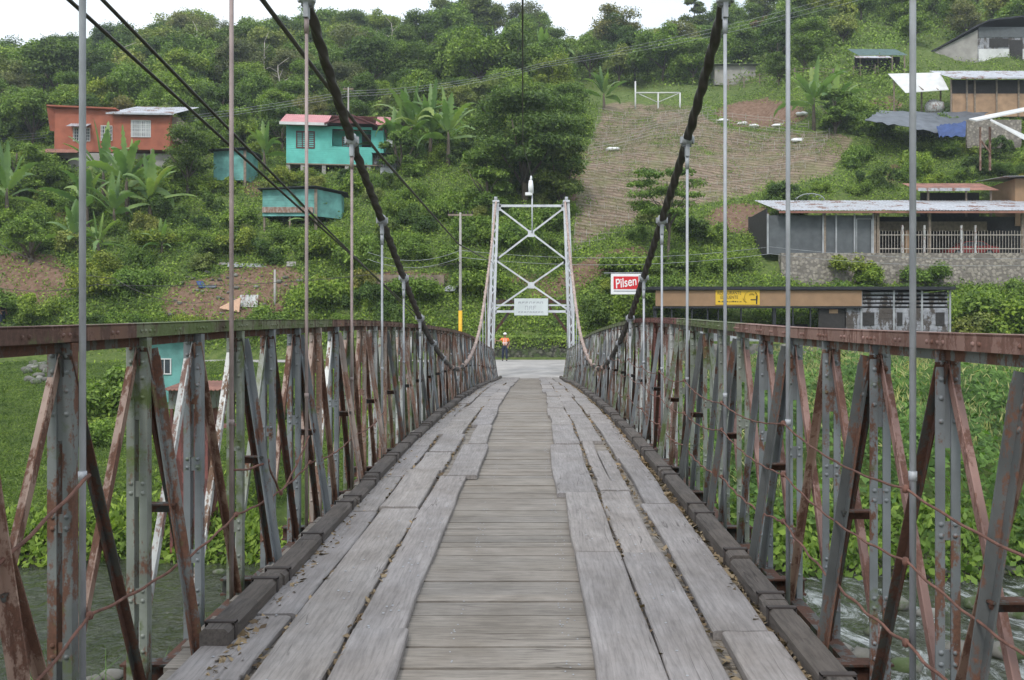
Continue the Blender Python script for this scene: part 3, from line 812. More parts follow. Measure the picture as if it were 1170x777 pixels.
# --- main cables: twisted strand, dark near and pale on the far rise; clamps and hangers
HY = [3.7+1.82*k for k in range(22)]
for s in (-1, 1):
    def strand(d0, d1, R, mat, step, lay=.16, n=16, lobes=6):
        mb = MB(); pts = []; d = d0
        while d < d1: pts.append(d); d += step
        pts.append(d1); vs = []; acc = 0; last = None
        for d in pts:
            p = Vector((hx(s,d), d, cabz(d))); tdir = Vector((0, .02, cabz(d+.01)-cabz(d-.01))).normalized()
            if last is not None: acc += (p-last).length
            last = p; u = tdir.cross(Vector((1,0,0))).normalized(); w = Vector((1,0,0))
            for j in range(n):
                a = 2*math.pi*j/n; rr = R*(1+.18*math.cos(lobes*a - 2*math.pi*acc/lay))
                vs.append(p + u*math.cos(a)*rr + w*math.sin(a)*rr)
        k = len(pts)
        fs = [(i*n+j, i*n+(j+1) % n, (i+1)*n+(j+1) % n, (i+1)*n+j) for i in range(k-1) for j in range(n)]
        mb.add(vs, fs, True); return mb
    mc = empty('main_cable'); mc.parent = bridge
    mc['label'] = 'thick twisted main cable on the %s side' % ('left' if s < 0 else 'right')
    strand(2.35, 15, .043, 'cable', .018, .30, 20, 3).build('dark_strand', M['cable'], mc)
    strand(15, 23.3, .044, 'cable', .03, .30, 16, 3).build('dark_strand', M['cable'], mc)
    strand(23.3, 44.5, .05, 'cable_pale', .06, .36, 14, 3).build('pale_strand', M['cable_pale'], mc)
    mb = MB(); mb.tube([(cx(44)+s*1.8,44.5,cabz(44.5)), (s*2.3,50,5.2), (s*2.9,58,.2)], .045); mb.build('backstay', M['cable_pale'], mc)
    mb = MB(); mb.tube([(cx(2)+s*1.8,2.3,cabz(2.35)), (s*2.4,-4,4.2), (s*2.9,-9,.0)], .045); mb.build('backstay', M['cable'], mc)
    for k, d in enumerate(HY):
        x = hx(s,d); z = cabz(d)
        sl = (cabz(d+.1)-cabz(d-.1))/.2
        c = MB()
        p0 = Vector((x, d-.055, z-sl*.055)); p1 = Vector((x, d+.055, z+sl*.055))
        c.tube([p0, p1], .060, 10); c.box(x-.02, x+.02, d-.035, d+.035, z-.17, z-.03)
        for q in (-1,1): c.tube([(x-.045,d,z-.06+q*.0), (x+.045,d,z-.06)], .012, 6)
        c.box(x-.072,x-.055,d-.022,d+.022,z-.035,z+.035); c.box(x+.055,x+.072,d-.022,d+.022,z-.035,z+.035)
        c.build('cable_clamp', M['rod'] if d < 20 else M['cable_pale'], mc)
        zb = cb(d)-.12
        if z-.1 > zb+.15:
            h = MB(); rr = .0145
            h.tube([(x, d, zb), (x, d, z-.08)], rr, 8)
            h.tube([(x, d, z-.30), (x, d, z-.16)], .021, 8); h.tube([(x, d, cb(d)+1.06), (x, d, cb(d)+1.10)], .0185, 8)
            h.build('hanger_rod', M['rod_rust'] if (s < 0 and k in (1,2,3)) else M['rod'], bridge)
# --- towers
def tower(Y, label):
    t = empty('tower', (cx(Y)+.03 if Y > 10 else cx(Y), Y, cb(Y))); t.parent = bridge; t['label'] = label
    def lx(z): return 2.17 - (z/9.0)*.38
    for s in (-1, 1):
        mb = MB(); a = (s*lx(0),0,-1.5); b_ = (s*lx(9),0,8.95)
        # built-up leg: two channels laced together
        for q in (-1, 1): mb.bar((s*lx(0)+q*.12,0,-1.5), (s*lx(9)+q*.10,0,9.0), .125, .26)
        for k in range(22):
            z0 = .1+k*.4; z1 = z0+.4; q = 1 if k % 2 else -1
            mb.bar((s*lx(z0)+q*.11,-.12,z0), (s*lx(z1)-q*.11,-.12,z1), .05, .012); mb.bar((s*lx(z0)+q*.11,.12,z0), (s*lx(z1)-q*.11,.12,z1), .05, .012)
        mb.box(s*lx(9)-.17, s*lx(9)+.17, -.2, .2, 8.95, 9.05); mb.box(s*lx(0)-.2, s*lx(0)+.2, -.22, .22, -1.5, -.05)
        mb.build('tower_leg', M['tower'], t)
        sd_ = MB(); sd_.tube([(s*1.80-.08,0,9.12),(s*1.80+.08,0,9.12)], .13, 12); sd_.build('cable_saddle', M['rod'], t)
    zs = [8.75, 6.10, 3.40]          # strut levels
    mb = MB(); mb.bar((-lx(8.8),0,8.78), (lx(8.8),0,8.78), .10, .12, (0,0,1)); mb.build('top_strut', M['tower'], t)
    mb = MB(); mb.bar((-lx(3.4),0,3.40), (lx(3.4),0,3.40), .10, .12, (0,0,1)); mb.build('lower_strut', M['tower'], t)
    mb = MB(); mb.bar((-lx(3.7),0,3.72), (lx(3.7),0,3.72), .06, .08, (0,0,1)); mb.build('middle_strut', M['tower'], t)
    for z1, z0 in ((8.70, 6.02), (6.02, 3.45)):
        for s in (-1, 1):
            mb = MB(); mb.bar((s*lx(z1)-s*.1,.03*s,z1), (-s*lx(z0)+s*.1,.03*s,z0), .085, .05); mb.build('cross_brace', M['tower'], t)
        mb = MB(); mb.box(-.16,.16,-.06,.06,(z0+z1)/2-.16,(z0+z1)/2+.16); mb.build('gusset_plate', M['tower'], t)
        for s in (-1,1):
            for z in (z1, z0): mb = MB(); mb.box(s*lx(z)-.26 if s>0 else s*lx(z)+.06, s*lx(z)-.06 if s>0 else s*lx(z)+.26, -.05, .05, z-.17, z+.17); mb.build('gusset_plate', M['tower'], t)
    return t, lx
tw, lx = tower(44.6, 'pale silver steel tower at the far end')
tower(2.3, 'near tower beside the camera')
# second frame behind the far tower
bf = MB()
for s in (-1,1):
    bf.bar((s*2.15,2.2,-.2),(s*2.05,2.2,4.4), .16, .2)
    bf.bar((s*2.0,2.2,2.3),(s*.95,2.2,3.75), .14, .12)
bf.bar((-2.1,2.2,4.0),(2.1,2.2,4.0), .38, .2, (0,0,1)); bf.build('rear_portal_frame', M['dark'], tw)
# lamp on its pole
lm = MB(); lm.tube([(0.05,-.06,7.4),(.05,-.06,9.55)], .035, 8); lm.build('lamp_post', M['tower'], tw)
lm = MB(); lm.tube([(-.0,-.1,9.4),(-.02,-.1,9.75),(-.02,-.1,10.05)], [.13,.14,.10], 10); lm.tube([(-.02,-.1,10.05),(0,-.1,10.18),(0,-.1,10.3)], [.06,.06,.03], 8)
lm.box(-.30,.06,-.22,.02,9.30,9.44); lm.build('lamp_head', M['signwhite'], tw)
# notice board
sg = MB(); sg.box(-.86,.86,-.14,-.11,3.20,4.06); sb = sg.build('notice_board', M['signpale'], tw)
sg = MB(); r = random.Random(9)
for row, (z, h, n) in enumerate(((3.84,.11,7),(3.58,.20,3),(3.36,.07,9))):
    W_ = {0:1.3,1:.62,2:1.3}[row]
    for k in range(n):
        x0 = -W_/2+W_*k/n; w_ = W_/n*.72
        sg.box(x0, x0+.02, -.143,-.1405, z-h/2, z+h/2); sg.box(x0+.022, x0+w_, -.143,-.1405, z+h/2-.025, z+h/2)
        if r.random() < .6: sg.box(x0+.022, x0+w_*.8, -.143,-.1405, z-.012, z+.012)
        if r.random() < .5: sg.box(x0+w_-.02, x0+w_, -.143,-.1405, z-h/2, z+h/2-.026)
sg.build('lettering', M['signgrey'], sb)

# ---- leaf litter and rubble along the kerbs
def litter():
    n = 9000; d = 3 + 30*rng.random(n)**1.4; side = rng.choice([-1, 1], n)
    x = np.array([cx(a) for a in d]) + side*(1.455 - np.abs(rng.normal(0, .045, n)) - .01)
    x = np.where(rng.random(n) < .22, np.array([cx(a) for a in d]) + rng.choice([-1.235,-.865,.76,1.09], n) + rng.normal(0,.012,n), x)
    z = camber(d) + .012 + rng.random(n)*.04
    C = np.stack([x, d, z], 1); N = unit(np.stack([rng.normal(0,.5,n), rng.normal(0,.5,n), np.ones(n)], 1))
    V = leaf_quads(C, N, rng.uniform(.012,.042,n), .5)
    tag(link('leaf_litter', np_mesh('leaf_litter', V, 4, M['litter'])), kind='stuff')
litter()
# ---- rusty wires strung along the railings
def strung(name, pts, label, r=.006, twist=.003, group=None):
    P_ = []
    for i, (p, q) in enumerate(zip(pts[:-1], pts[1:])):
        p, q = Vector(p), Vector(q); n = max(6, int((q-p).length/.05))
        for k in range(n):
            t = k/n; v = p.lerp(q, t); v.z -= .06*(q-p).length*4*t*(1-t)*.5
            v.z += twist*math.sin(k*1.1+i); v.x += twist*math.cos(k*1.1+i); P_.append(v)
    P_.append(Vector(pts[-1]))
    mb = MB(); mb.tube(P_, r, 6)
    for p in pts[1:-1]: mb.blob(p, .018, .018, .02, int(p[1]*10), 6, 4)
    tag(mb.build(name, M['wire']), label, 'wire', group)
for k, (zz, lab, tw_) in enumerate(((1.06,'highest rusty wire strung between the hangers of the right railing',.003),
                              (.76,'middle rusty wire strung between the hangers of the right railing',.005),
                              (.42,'lowest rusty twisted wire strung between the hangers of the right railing',.009))):
    pts = [(hx(1,d)-.03, d, zz+cb(d)+rnd.uniform(-.05,.05)) for d in [1.9]+HY[:9]]
    strung('strung_wire', pts, lab, .0055 if k < 2 else .007, tw_*.6)
strung('strung_wire', [(hx(-1,1.9)+.03,1.9,.62),(hx(-1,3.7)+.03,3.7,1.10)] , 'pinkish wire stretched to the nearest hanger of the left railing', .008)
strung('strung_wire', [(hx(-1,d)+.03, d, z+cb(d)) for d, z in ((2.9,.30),(3.7,.49),(5.52,.50),(7.34,.52),(9.16,.5),(10.98,.55))], 'dark low wire strung between the hangers of the left railing', .007)
strung('strung_wire', [(hx(-1,5.52)+.01,5.52,.78+cb(5.5)),(hx(-1,6)+.05,6.1,.74+cb(6)),(hx(-1,6)+.03,6.5,.45+cb(6)),(hx(-1,7.3)+.02,7.34,.75+cb(7))], 'curled loose wire on the left railing beyond the second hanger', .008)
# ---- overhead lines beside and above the bridge
def cable_obj(name, pts, r, mat, label, cat, group=None):
    mb = MB(); mb.tube(pts, r, 6); tag(mb.build(name, mat), label, cat, group)
def lerp3(a, b, n, sag=0):
    a, b = Vector(a), Vector(b); out = []
    for k in range(n+1):
        t = k/n; v = a.lerp(b, t); v.z -= sag*4*t*(1-t); out.append(v)
    return out
for o_ in (0, .16):
    a = P(79+o_*90, 0, 7.9); b_ = P(359, 253, 17.0); e_ = a + (b_-a)*3.75
    st = a - (b_-a)*1.1
    cable_obj('overhead_cable', [st+Vector((o_*.6,0,o_*.6)), a+Vector((o_*.6,0,o_*.6)), b_+Vector((o_*.3,0,o_*.3)), e_], .02, M['cable'],
              'black cable of a close pair crossing the sky from upper left, %s' % ('upper one' if o_ else 'lower one'), 'cable')
a = P(300, 0, 8.2); b_ = P(524, 279, 31)
cable_obj('overhead_cable', [a-(b_-a)*.5, a, P(385,113,11.4), P(433,176,15), b_, (-1.9,44.5,cb(44.6)+5.9)], .026, M['cable'], 'single dark cable crossing behind the thick left main cable', 'cable')
cl = [(-.06+.0,2.3,E+8.1)] + [tuple(P(597+.12*k, py, d)) for k, (py, d) in enumerate(((-20,14),(40,18),(90,23),(135,29),(165,36)))] + [(cx(44)+.04,44.5,cb(44.6)+10.35)]
cable_obj('lamp_cable', cl, .017, M['cable'], 'dark cable coming down to the lamp on the tower', 'cable')

# ================================================================== people
def person(loc, rz, pose, shirt, legs, hat, label, orange=False):
    root = empty('person', loc, rz, label, 'person')
    if pose == 'point':
        aL = [(.20,0,1.40),(.29,.03,1.14),(.20,-.10,.96)]; aR = [(-.20,0,1.40),(-.38,-.08,1.26),(-.56,-.20,1.30)]
        ft = [(.11,-.02),( -.16,.10)]
    else:
        aL = [(.19,0,1.38),(.25,.02,1.10),(.22,-.10,.88)]; aR = [(-.19,0,1.38),(-.25,.02,1.10),(-.22,-.10,.88)]
        ft = [(.10,0),(-.11,.03)]
    def skin_mesh(name, vs, es, rad, mat, parent, sub=2, rootv=0):
        me = bpy.data.meshes.new(name); me.from_pydata(vs, es, []); o = bpy.data.objects.new(name, me); COL.objects.link(o)
        sk = o.modifiers.new('skin', 'SKIN'); sk.use_smooth_shade = True
        if not me.skin_vertices: me.skin_vertices.new()
        for i, q in enumerate(rad): me.skin_vertices[0].data[i].radius = (q, q) if not isinstance(q, tuple) else q
        me.skin_vertices[0].data[rootv].use_root = True
        sb_ = o.modifiers.new('sub', 'SUBSURF'); sb_.levels = sub; sb_.render_levels = sub
        dg = bpy.context.evaluated_depsgraph_get(); me2 = bpy.data.meshes.new_from_object(o.evaluated_get(dg))
        bpy.data.objects.remove(o); me2.name = name; me2.materials.clear()
        return link(name, me2, parent, (0,0,0), mat)
    vs = [(0,0,.95),(0,0,1.12),(0,.01,1.32),(0,0,1.46),(0,-.01,1.53),(0,-.02,1.62),(0,-.02,1.71)]
    rad = [(.15,.11),(.135,.10),(.16,.11),(.10,.08),.055,.085,.07]; es = [(i,i+1) for i in range(6)]
    for (A, s) in ((aL,1),(aR,-1)):
        b0 = len(vs); vs += A; rad += [.06,.045,.032]; es += [(2,b0),(b0,b0+1),(b0+1,b0+2)]
        d = (Vector(A[2])-Vector(A[1])).normalized(); palm = Vector(A[2])+d*.07; vs.append(tuple(palm)); rad.append((.034,.018)); es.append((b0+2,b0+3))
        side = d.cross(Vector((0,1,0))).normalized() if abs(d.y) < .9 else Vector((1,0,0))
        for j, (o_, L) in enumerate(((-.03,.055),(-.01,.07),(.01,.065),(.03,.05))):
            k = len(vs); p1 = palm+side*o_+d*.03; p2 = p1+d*L+Vector((0,-.015,0)); vs += [tuple(p1), tuple(p2)]; rad += [.010,.008]; es += [(b0+3,k),(k,k+1)]
        k = len(vs); vs += [tuple(palm-side*.05+d*.0), tuple(palm-side*.06+d*.04)]; rad += [.011,.009]; es += [(b0+2,k),(k,k+1)]
    for (f, s) in zip(ft, (1,-1)):
        b0 = len(vs); vs += [(s*.09,0,.90),(s*.10+(f[0]-s*.1)*.5,f[1]*.5-.02,.50),(f[0],f[1]+.02,.09),(f[0],f[1]-.13,.04)]
        rad += [.085,.058,.042,.035]; es += [(0,b0),(b0,b0+1),(b0+1,b0+2),(b0+2,b0+3)]
    body = skin_mesh('body', vs, es, rad, M['skin'], root)
    # face: nose, eyes, ears
    f = MB(); f.blob((0,-.108,1.645), .014,.02,.022, 1); f.blob((.084,-.02,1.645), .012,.02,.03, 2); f.blob((-.084,-.02,1.645), .012,.02,.03, 3)
    f.build('nose_and_ears', M['skin'], root)
    f = MB(); f.blob((.03,-.098,1.67), .011,.008,.008, 4); f.blob((-.03,-.098,1.67), .011,.008,.008, 5); f.blob((0,-.098,1.60), .024,.008,.005, 6); f.build('eyes_and_mouth', M['blackcloth'], root)
    # trousers
    vs = [(0,0,1.02),(0,0,.93)]; rad = [(.155,.12),(.165,.125)]; es = [(0,1)]
    for (f, s) in zip(ft, (1,-1)):
        b0 = len(vs); vs += [(s*.09,0,.86),(s*.10+(f[0]-s*.1)*.5,f[1]*.5-.02,.50),(f[0],f[1]+.02,.11)]; rad += [.105,.08,.07]; es += [(1,b0),(b0,b0+1),(b0+1,b0+2)]
    skin_mesh('trousers', vs, es, rad, M[legs], root)
    for (f, s) in zip(ft, (1,-1)):
        mb = MB(); mb.blob((f[0], f[1]-.05, .045), .05, .14, .05, 4, amp=.03); mb.build('shoe', M['blackcloth'], root)
    vs = [(0,0,.98),(0,0,1.14),(0,.01,1.32),(0,0,1.45)]; rad = [(.165,.13),(.155,.125),(.18,.13),(.10,.09)]; es = [(0,1),(1,2),(2,3)]
    for A in (aL, aR):
        b0 = len(vs); m2 = Vector(A[0]).lerp(Vector(A[1]), .6); vs += [A[0], tuple(m2)]; rad += [.078,.062]; es += [(2,b0),(b0,b0+1)]
    skin_mesh('vest' if orange else 'shirt', vs, es, rad, M[shirt], root)
    if orange:
        mb = MB()
        for s in (-1,1): mb.box(s*.07-.018, s*.07+.018, -.152, -.135, 1.02, 1.42)
        mb.box(-.17,.17,-.158,-.128,1.13,1.17); mb.build('reflective_stripes', M['signwhite'], root)
        mb = MB(); mb.box(-.92,-.60,-.25,-.245,1.18,1.44); mb.bar((-.63,-.24,1.1),(-.63,-.24,1.46),.02,.02)
        fl = mb.build('paper_sheet', M['peach'], None, root.location)
        fl.rotation_euler = root.rotation_euler
        tag(fl, 'pale sheet held out by the worker in the orange vest', 'sheet')
    mb = MB(); mb.grid(lambda u, v: (math.cos(u*2*math.pi)*.115*math.cos(v*1.5), -.02+math.sin(u*2*math.pi)*.13*math.cos(v*1.5), 1.70+.12*math.sin(v*1.5)), 14, 6)
    mb.box(-.08,.08,-.20,-.12,1.695,1.71); mb.build('helmet' if orange else 'cap', M[hat], root)
    return root
wp = P(577, 413.5, 56.0)
person((wp.x, 56.0, .335), 0, 'point', 'vest', 'navy', 'signwhite', 'worker in orange vest, navy trousers and white helmet on the road under the tower', True)
wp = P(3, 362, 63.0)
person((wp.x, 63.0, T(wp.x,63.0)), math.radians(70), 'stand', 'blackcloth', 'navy', 'signwhite', 'person in black clothes and white cap at the left edge')

# ================================================================== buildings
def window(parent, x0, x1, z0, z1, y, frame='whitepaint', glass='glass', nx=2, nz=1, t=.05, grille=None):
    """window in a wall whose face is at y, looking towards -y"""
    mb = MB()
    for a, b_, c, d in ((x0,x1,z0,z0+t),(x0,x1,z1-t,z1),(x0,x0+t,z0+t,z1-t),(x1-t,x1,z0+t,z1-t)): mb.box(a,b_,y-.05,y+.02,c,d)
    for k in range(1, nx): X = x0+(x1-x0)*k/nx; mb.box(X-t*.35,X+t*.35,y-.04,y+.015,z0+t,z1-t)
    for k in range(1, nz): Z = z0+(z1-z0)*k/nz; mb.box(x0+t,x1-t,y-.035,y+.012,Z-t*.35,Z+t*.35)
    w = mb.build('window', M[frame], parent)
    mb = MB(); mb.box(x0+t,x1-t,y-.012,y-.006,z0+t,z1-t); mb.build('pane', M[glass], w)
    if grille:
        mb = MB(); n = int((x1-x0)/.17)
        for k in range(1, n): X = x0+(x1-x0)*k/n; mb.box(X-.018,X+.018,y-.11,y-.085,z0,z1)
        for k in range(0, 5): Z = z0+(z1-z0)*k/4; mb.box(x0,x1,y-.12,y-.112,Z-.018,Z+.018)
        mb.build('grille', M[grille], w)
    return w
def corrugated(mb, x0, x1, y0, y1, z0, z1, dz=.03, pitch=.2, th=.02, e=0.):
    """roof sheet falling from z1 at y1 to z0 at y0"""
    n = max(2, int((x1-x0)/pitch)*2); z1 = z1+e*(y1-y0)
    top = []
    for k in range(n+1):
        x = x0+(x1-x0)*k/n; o = dz if k % 2 else 0
        top.append((x, o))
    vs = []
    for x, o in top: vs += [(x,y0,z0+o),(x,y1,z1+o),(x,y0,z0+o-th),(x,y1,z1+o-th)]
    fs = []
    for k in range(n):
        a, b_ = 4*k, 4*(k+1); fs += [(a,b_,b_+1,a+1),(a+2,a+3,b_+3,b_+2),(a,a+2,b_+2,b_),(a+1,b_+1,b_+3,a+3)]
    fs += [(0,1,3,2),(4*n,4*n+2,4*n+3,4*n+1)]
    mb.add(vs, fs); return mb
def siding(mb, x0, x1, y, z0, z1, h=.2, th=.05):
    z = z0
    while z < z1-.01:
        b_ = min(z+h, z1)
        mb.add([(x0,y-.02,z),(x1,y-.02,z),(x1,y,b_),(x0,y,b_),(x0,y+th,z),(x1,y+th,z),(x1,y+th,b_),(x0,y+th,b_)],
               [(0,1,2,3),(4,7,6,5),(0,4,5,1),(3,2,6,7),(0,3,7,4),(1,5,6,2)]); z = b_
    return mb

# ---- terracotta house with zinc roof (left)
def orange_house():
    d = 86.; k = d/1000; p = P(56, 197, d); x0 = p.x
    h = empty('hillside_house', (x0, d, p.z), .05, 'terracotta orange house with white zinc roof above the banana plants', 'house')
    X = lambda px: (px-56)*k; Z = lambda py: (197-py)*k
    mb = MB(); mb.box(X(62), X(132), 0, 6.5, Z(171), Z(124)); mb.box(X(63),X(131),-.1,6.4,Z(171)-.2,Z(171)); mb.build('wall', M['orange_wall'], h)
    mb = MB(); mb.box(X(132)+.01, X(195), -.9, 5.5, Z(172), Z(131)); mb.build('wall', M['orange_wall'], h)
    mb = MB(); mb.box(X(195), X(202), -.3, 5.2, Z(160), Z(133)); mb.build('side_wall', M['post'], h)
    mb = MB(); mb.add([(X(56),-.5,Z(121)),(X(133),-.5,Z(123.5)),(X(133),7,Z(127)),(X(56),7,Z(127)),(X(56),-.5,Z(121)-.14),(X(133),-.5,Z(123.5)-.14),(X(133),7,Z(127)-.14),(X(56),7,Z(127)-.14)],
        [(0,1,2,3),(4,7,6,5),(0,4,5,1),(1,5,6,2),(2,6,7,3),(3,7,4,0)]); mb.build('roof', M['orange_wall'], h)
    mb = MB(); mb.add([(X(56),-.45,Z(124)),(X(62),-.02,Z(124)),(X(62),-.02,Z(150)),(X(58.5),-.25,Z(150)),(X(56),-.40,Z(124)),(X(62),.1,Z(124)),(X(62),.1,Z(150)),(X(58.5),-.2,Z(150))],
        [(0,3,2,1),(4,5,6,7),(0,4,7,3),(0,1,5,4),(3,7,6,2)]); mb.build('side_fin', M['orange_wall'], h)
    mb = MB(); corrugated(mb, X(127), X(202), -1.5, 6, Z(132.5), Z(125), e=.26); mb.box(X(127),X(202),-1.56,-1.5,Z(134),Z(132)); mb.build('roof', M['zinc'], h)
    mb = MB(); corrugated(mb, X(110), X(127), -.3, 6, Z(125)+.1, Z(122)); mb.build('roof', M['zinc'], h)
    window(h, X(83), X(102), Z(161), Z(146), 0, 'whitepaint', 'glass', 3, 1, .05, 'whitepaint')
    window(h, X(114), X(127), Z(160), Z(143), 0, 'whitepaint', 'glass', 3, 2, .06, 'whitepaint')
    window(h, X(152), X(174), Z(158), Z(139), -.9, 'whitepaint', 'zinc_dull', 4, 3, .07, 'whitepaint')
    mb = MB(); corrugated(mb, X(80), X(103), -1.0, 0, Z(146)-.05, Z(141)); mb.bar((X(102),-.95,Z(165)),(X(102),-.95,Z(146)),.08,.08); mb.build('awning', M['zinc'], h)
    mb = MB(); corrugated(mb, X(54), X(95), -1.6, -.1, Z(178), Z(171)+.05); mb.build('lean_to_roof', M['rust_roof'], h)
    mb = MB(); mb.box(X(58),X(192),-.05,5,Z(172)-2.6,Z(172)-.21); mb.build('base_wall', M['concrete'], h)
    for a in (68, 140, 160): window(h, X(a), X(a+10), Z(190), Z(180), -.05, 'post', 'interior', 1, 1)
    for a in (100,146,176):
        mb = MB(); mb.bar((X(a),-1.2,Z(215)),(X(a),-1.2,Z(172)),.15,.15); mb.build('post', M['post'], h)
orange_house()
# ---- turquoise house
def teal_house():
    d = 85.; k = d/1000; p = P(325, 196, d)
    h = empty('hillside_house', (p.x, d, p.z), .12, 'turquoise wooden house on short posts with faded red roof', 'house')
    X = lambda px: (px-325)*k; Z = lambda py: (196-py)*k
    mb = MB(); siding(mb, X(327), X(377), 0, Z(186), Z(143)); siding(mb, X(377), X(424), -.0, Z(186), Z(166)); siding(mb, X(377),X(424),1.6,Z(168),Z(143))
    siding(mb, X(424), X(437), 0, Z(172), Z(146)); mb.box(X(327),X(327)+.1,.05,6,Z(186),Z(143)); mb.box(X(437)-.1,X(437),.05,6,Z(172),Z(143)); mb.box(X(327),X(437),5.9,6,Z(186),Z(143))
    mb.box(X(376),X(378),.06,1.6,Z(186),Z(143))
    mb.build('wall', M['teal_wall'], h)
    mb = MB(); mb.box(X(377),X(424),-.12,.0,Z(146),Z(143)); mb.box(X(377),X(378.4),-.06,.0,Z(166),Z(146)); mb.box(X(401),X(402.2),-.06,0,Z(166),Z(146)); mb.box(X(422.8),X(424),-.06,0,Z(166),Z(146)); mb.build('veranda_frame', M['teal_wall'], h)
    mb = MB(); corrugated(mb, X(321), X(374), -.9, 3.2, Z(142), Z(133), e=.25); mb.build('roof', M['pink_roof'], h)
    mb = MB(); corrugated(mb, X(428), X(444), -.9, 3.2, Z(142), Z(133), e=.25); mb.build('roof', M['pink_roof'], h)
    mb = MB(); corrugated(mb, X(321), X(444), 3.2, 7, Z(133)+1.0, Z(143)); mb.build('roof', M['pink_roof'], h)
    mb = MB(); mb.box(X(321),X(374),-.96,-.9,Z(143.5)-.1,Z(141.5)); mb.build('fascia', M['whitepaint'], h)
    # gable
    a, b_, c = (X(371),-1.0,Z(141.5)), (X(430),-1.0,Z(141.5)), (X(398),-1.0,Z(131.5))
    mb = MB(); mb.add([a,b_,c,(a[0],-.9,a[2]),(b_[0],-.9,b_[2]),(c[0],-.9,c[2])], [(0,1,2),(3,5,4),(0,3,4,1),(1,4,5,2),(2,5,3,0)]); mb.build('gable', M['maroon'], h)
    mb = MB()
    for q in (a, b_): mb.add([(q[0],-1.1,q[2]-.05),(c[0],-1.1,c[2]+.12),(c[0],3.2,c[2]+.12),(q[0],3.2,q[2]-.05),(q[0],-1.1,q[2]-.2),(c[0],-1.1,c[2]-.02),(c[0],3.2,c[2]-.02),(q[0],3.2,q[2]-.2)], [(0,1,2,3),(4,7,6,5),(0,4,5,1),(2,6,7,3)])
    mb.build('gable_roof', M['maroon'], h)
    window(h, X(338), X(359), Z(169), Z(149), 0, 'maroon', 'mesh', 3, 1, .12)
    window(h, X(388), X(400), Z(165), Z(150), 1.6, 'post', 'glass', 2, 1, .1)
    mb = MB(); mb.box(X(411),X(422),1.5,1.58,Z(166),Z(147)); mb.build('door', M['interior'], h)
    for a in (329, 345, 369, 395, 420):
        for yy in (.2, 5): mb = MB(); mb.box(X(a)-.18, X(a)+.18, yy-.15, yy+.15, Z(186)-3.2, Z(186)-.005); mb.build('post', M['concrete'], h)
    mb = MB(); mb.box(X(327),X(437),-.03,6,Z(187.3),Z(186)); mb.build('floor_beam', M['post'], h)
    # annex with washing place
    mb = MB(); corrugated(mb, X(424), X(447), -1.6, 1.5, Z(176), Z(172)); mb.build('annex_roof', M['darkroof'], h)
    mb = MB(); siding(mb, X(436), X(452), -.3, Z(200), Z(178), .3); mb.box(X(424),X(436),.2,.3,Z(195),Z(174)); mb.build('annex_wall', M['greyboard'], h)
    mb = MB(); siding(mb, X(434), X(448), -1.4, Z(202), Z(192), .3); mb.build('lower_annex_wall', M['zinc_dull'], h)
    mb = MB(); mb.box(X(440),X(447),-.36,-.30,Z(165),Z(157)); mb.build('meter_box', M['whitepaint'], h)
teal_house()
# ---- small turquoise hut
def hut(px0, px1, py0, py1, d, side_px, label, roofmat='darkroof', band=None, porch=0, rz=0, wallm='teal_old'):
    k = d/1000; p = P(px0, py1, d); h = empty('hut', (p.x, d, p.z), rz, label, 'hut')
    w = (px1-px0)*k; ht = (py1-py0)*k; sw = side_px*k
    mb = MB(); siding(mb, 0, w, 0, .0, ht, .22); mb.build('wall', M[wallm], h)
    mb = MB(); mb.add([(w,0,0),(w+sw,1.8,0),(w+sw,1.8,ht-.15),(w,0,ht),(w,.1,0),(w+sw-.05,1.9,0),(w+sw-.05,1.9,ht-.15),(w,.1,ht)], [(0,1,2,3),(4,7,6,5),(3,2,6,7),(1,5,6,2)]); mb.box(0,.08,.06,3,0,ht-.1); mb.box(0,w+sw-.1,3,3.08,0,ht-.1); mb.box(w+sw-.12,w+sw-.04,1.9,3,0,ht-.2); mb.build('side_wall', M[wallm], h)
    mb = MB(); mb.add([(-.3,-.5,ht+.0),(w+.1,-.5,ht+.22),(w+sw+.5,1.9,ht+.05),(w+sw+.3,3.4,ht-.1),(-.3,3.4,ht-.15)]+[(-.3,-.5,ht-.07),(w+.1,-.5,ht+.15),(w+sw+.5,1.9,ht-.02),(w+sw+.3,3.4,ht-.17),(-.3,3.4,ht-.22)],
        [(0,1,2,3,4),(9,8,7,6,5),(0,5,6,1),(1,6,7,2),(2,7,8,3),(3,8,9,4),(4,9,5,0)]); mb.build('roof', M[roofmat], h)
    mb = MB(); mb.box(w-.12,w+.12,-.08,.0,-1.5,ht); mb.build('corner_post', M['post'], h)
    if band:
        mb = MB(); mb.box(.0,w-.2,-.14,-.08,.28,.75); mb.build('band_board', M[band], h)
    for a in (.1, w*.5, w-.1):
        mb = MB(); mb.bar((a,.2,-2.2),(a,.2,-.02),.14,.14); mb.build('post', M['post'], h)
    return h
hut(300, 361, 216, 247, 73., 24, 'small faded turquoise hut with a brown band below the turquoise house', band='brown')
hut(244, 280, 172, 206, 82., 4, 'turquoise hut half hidden behind a round tree, left of the turquoise house', 'darkroof')
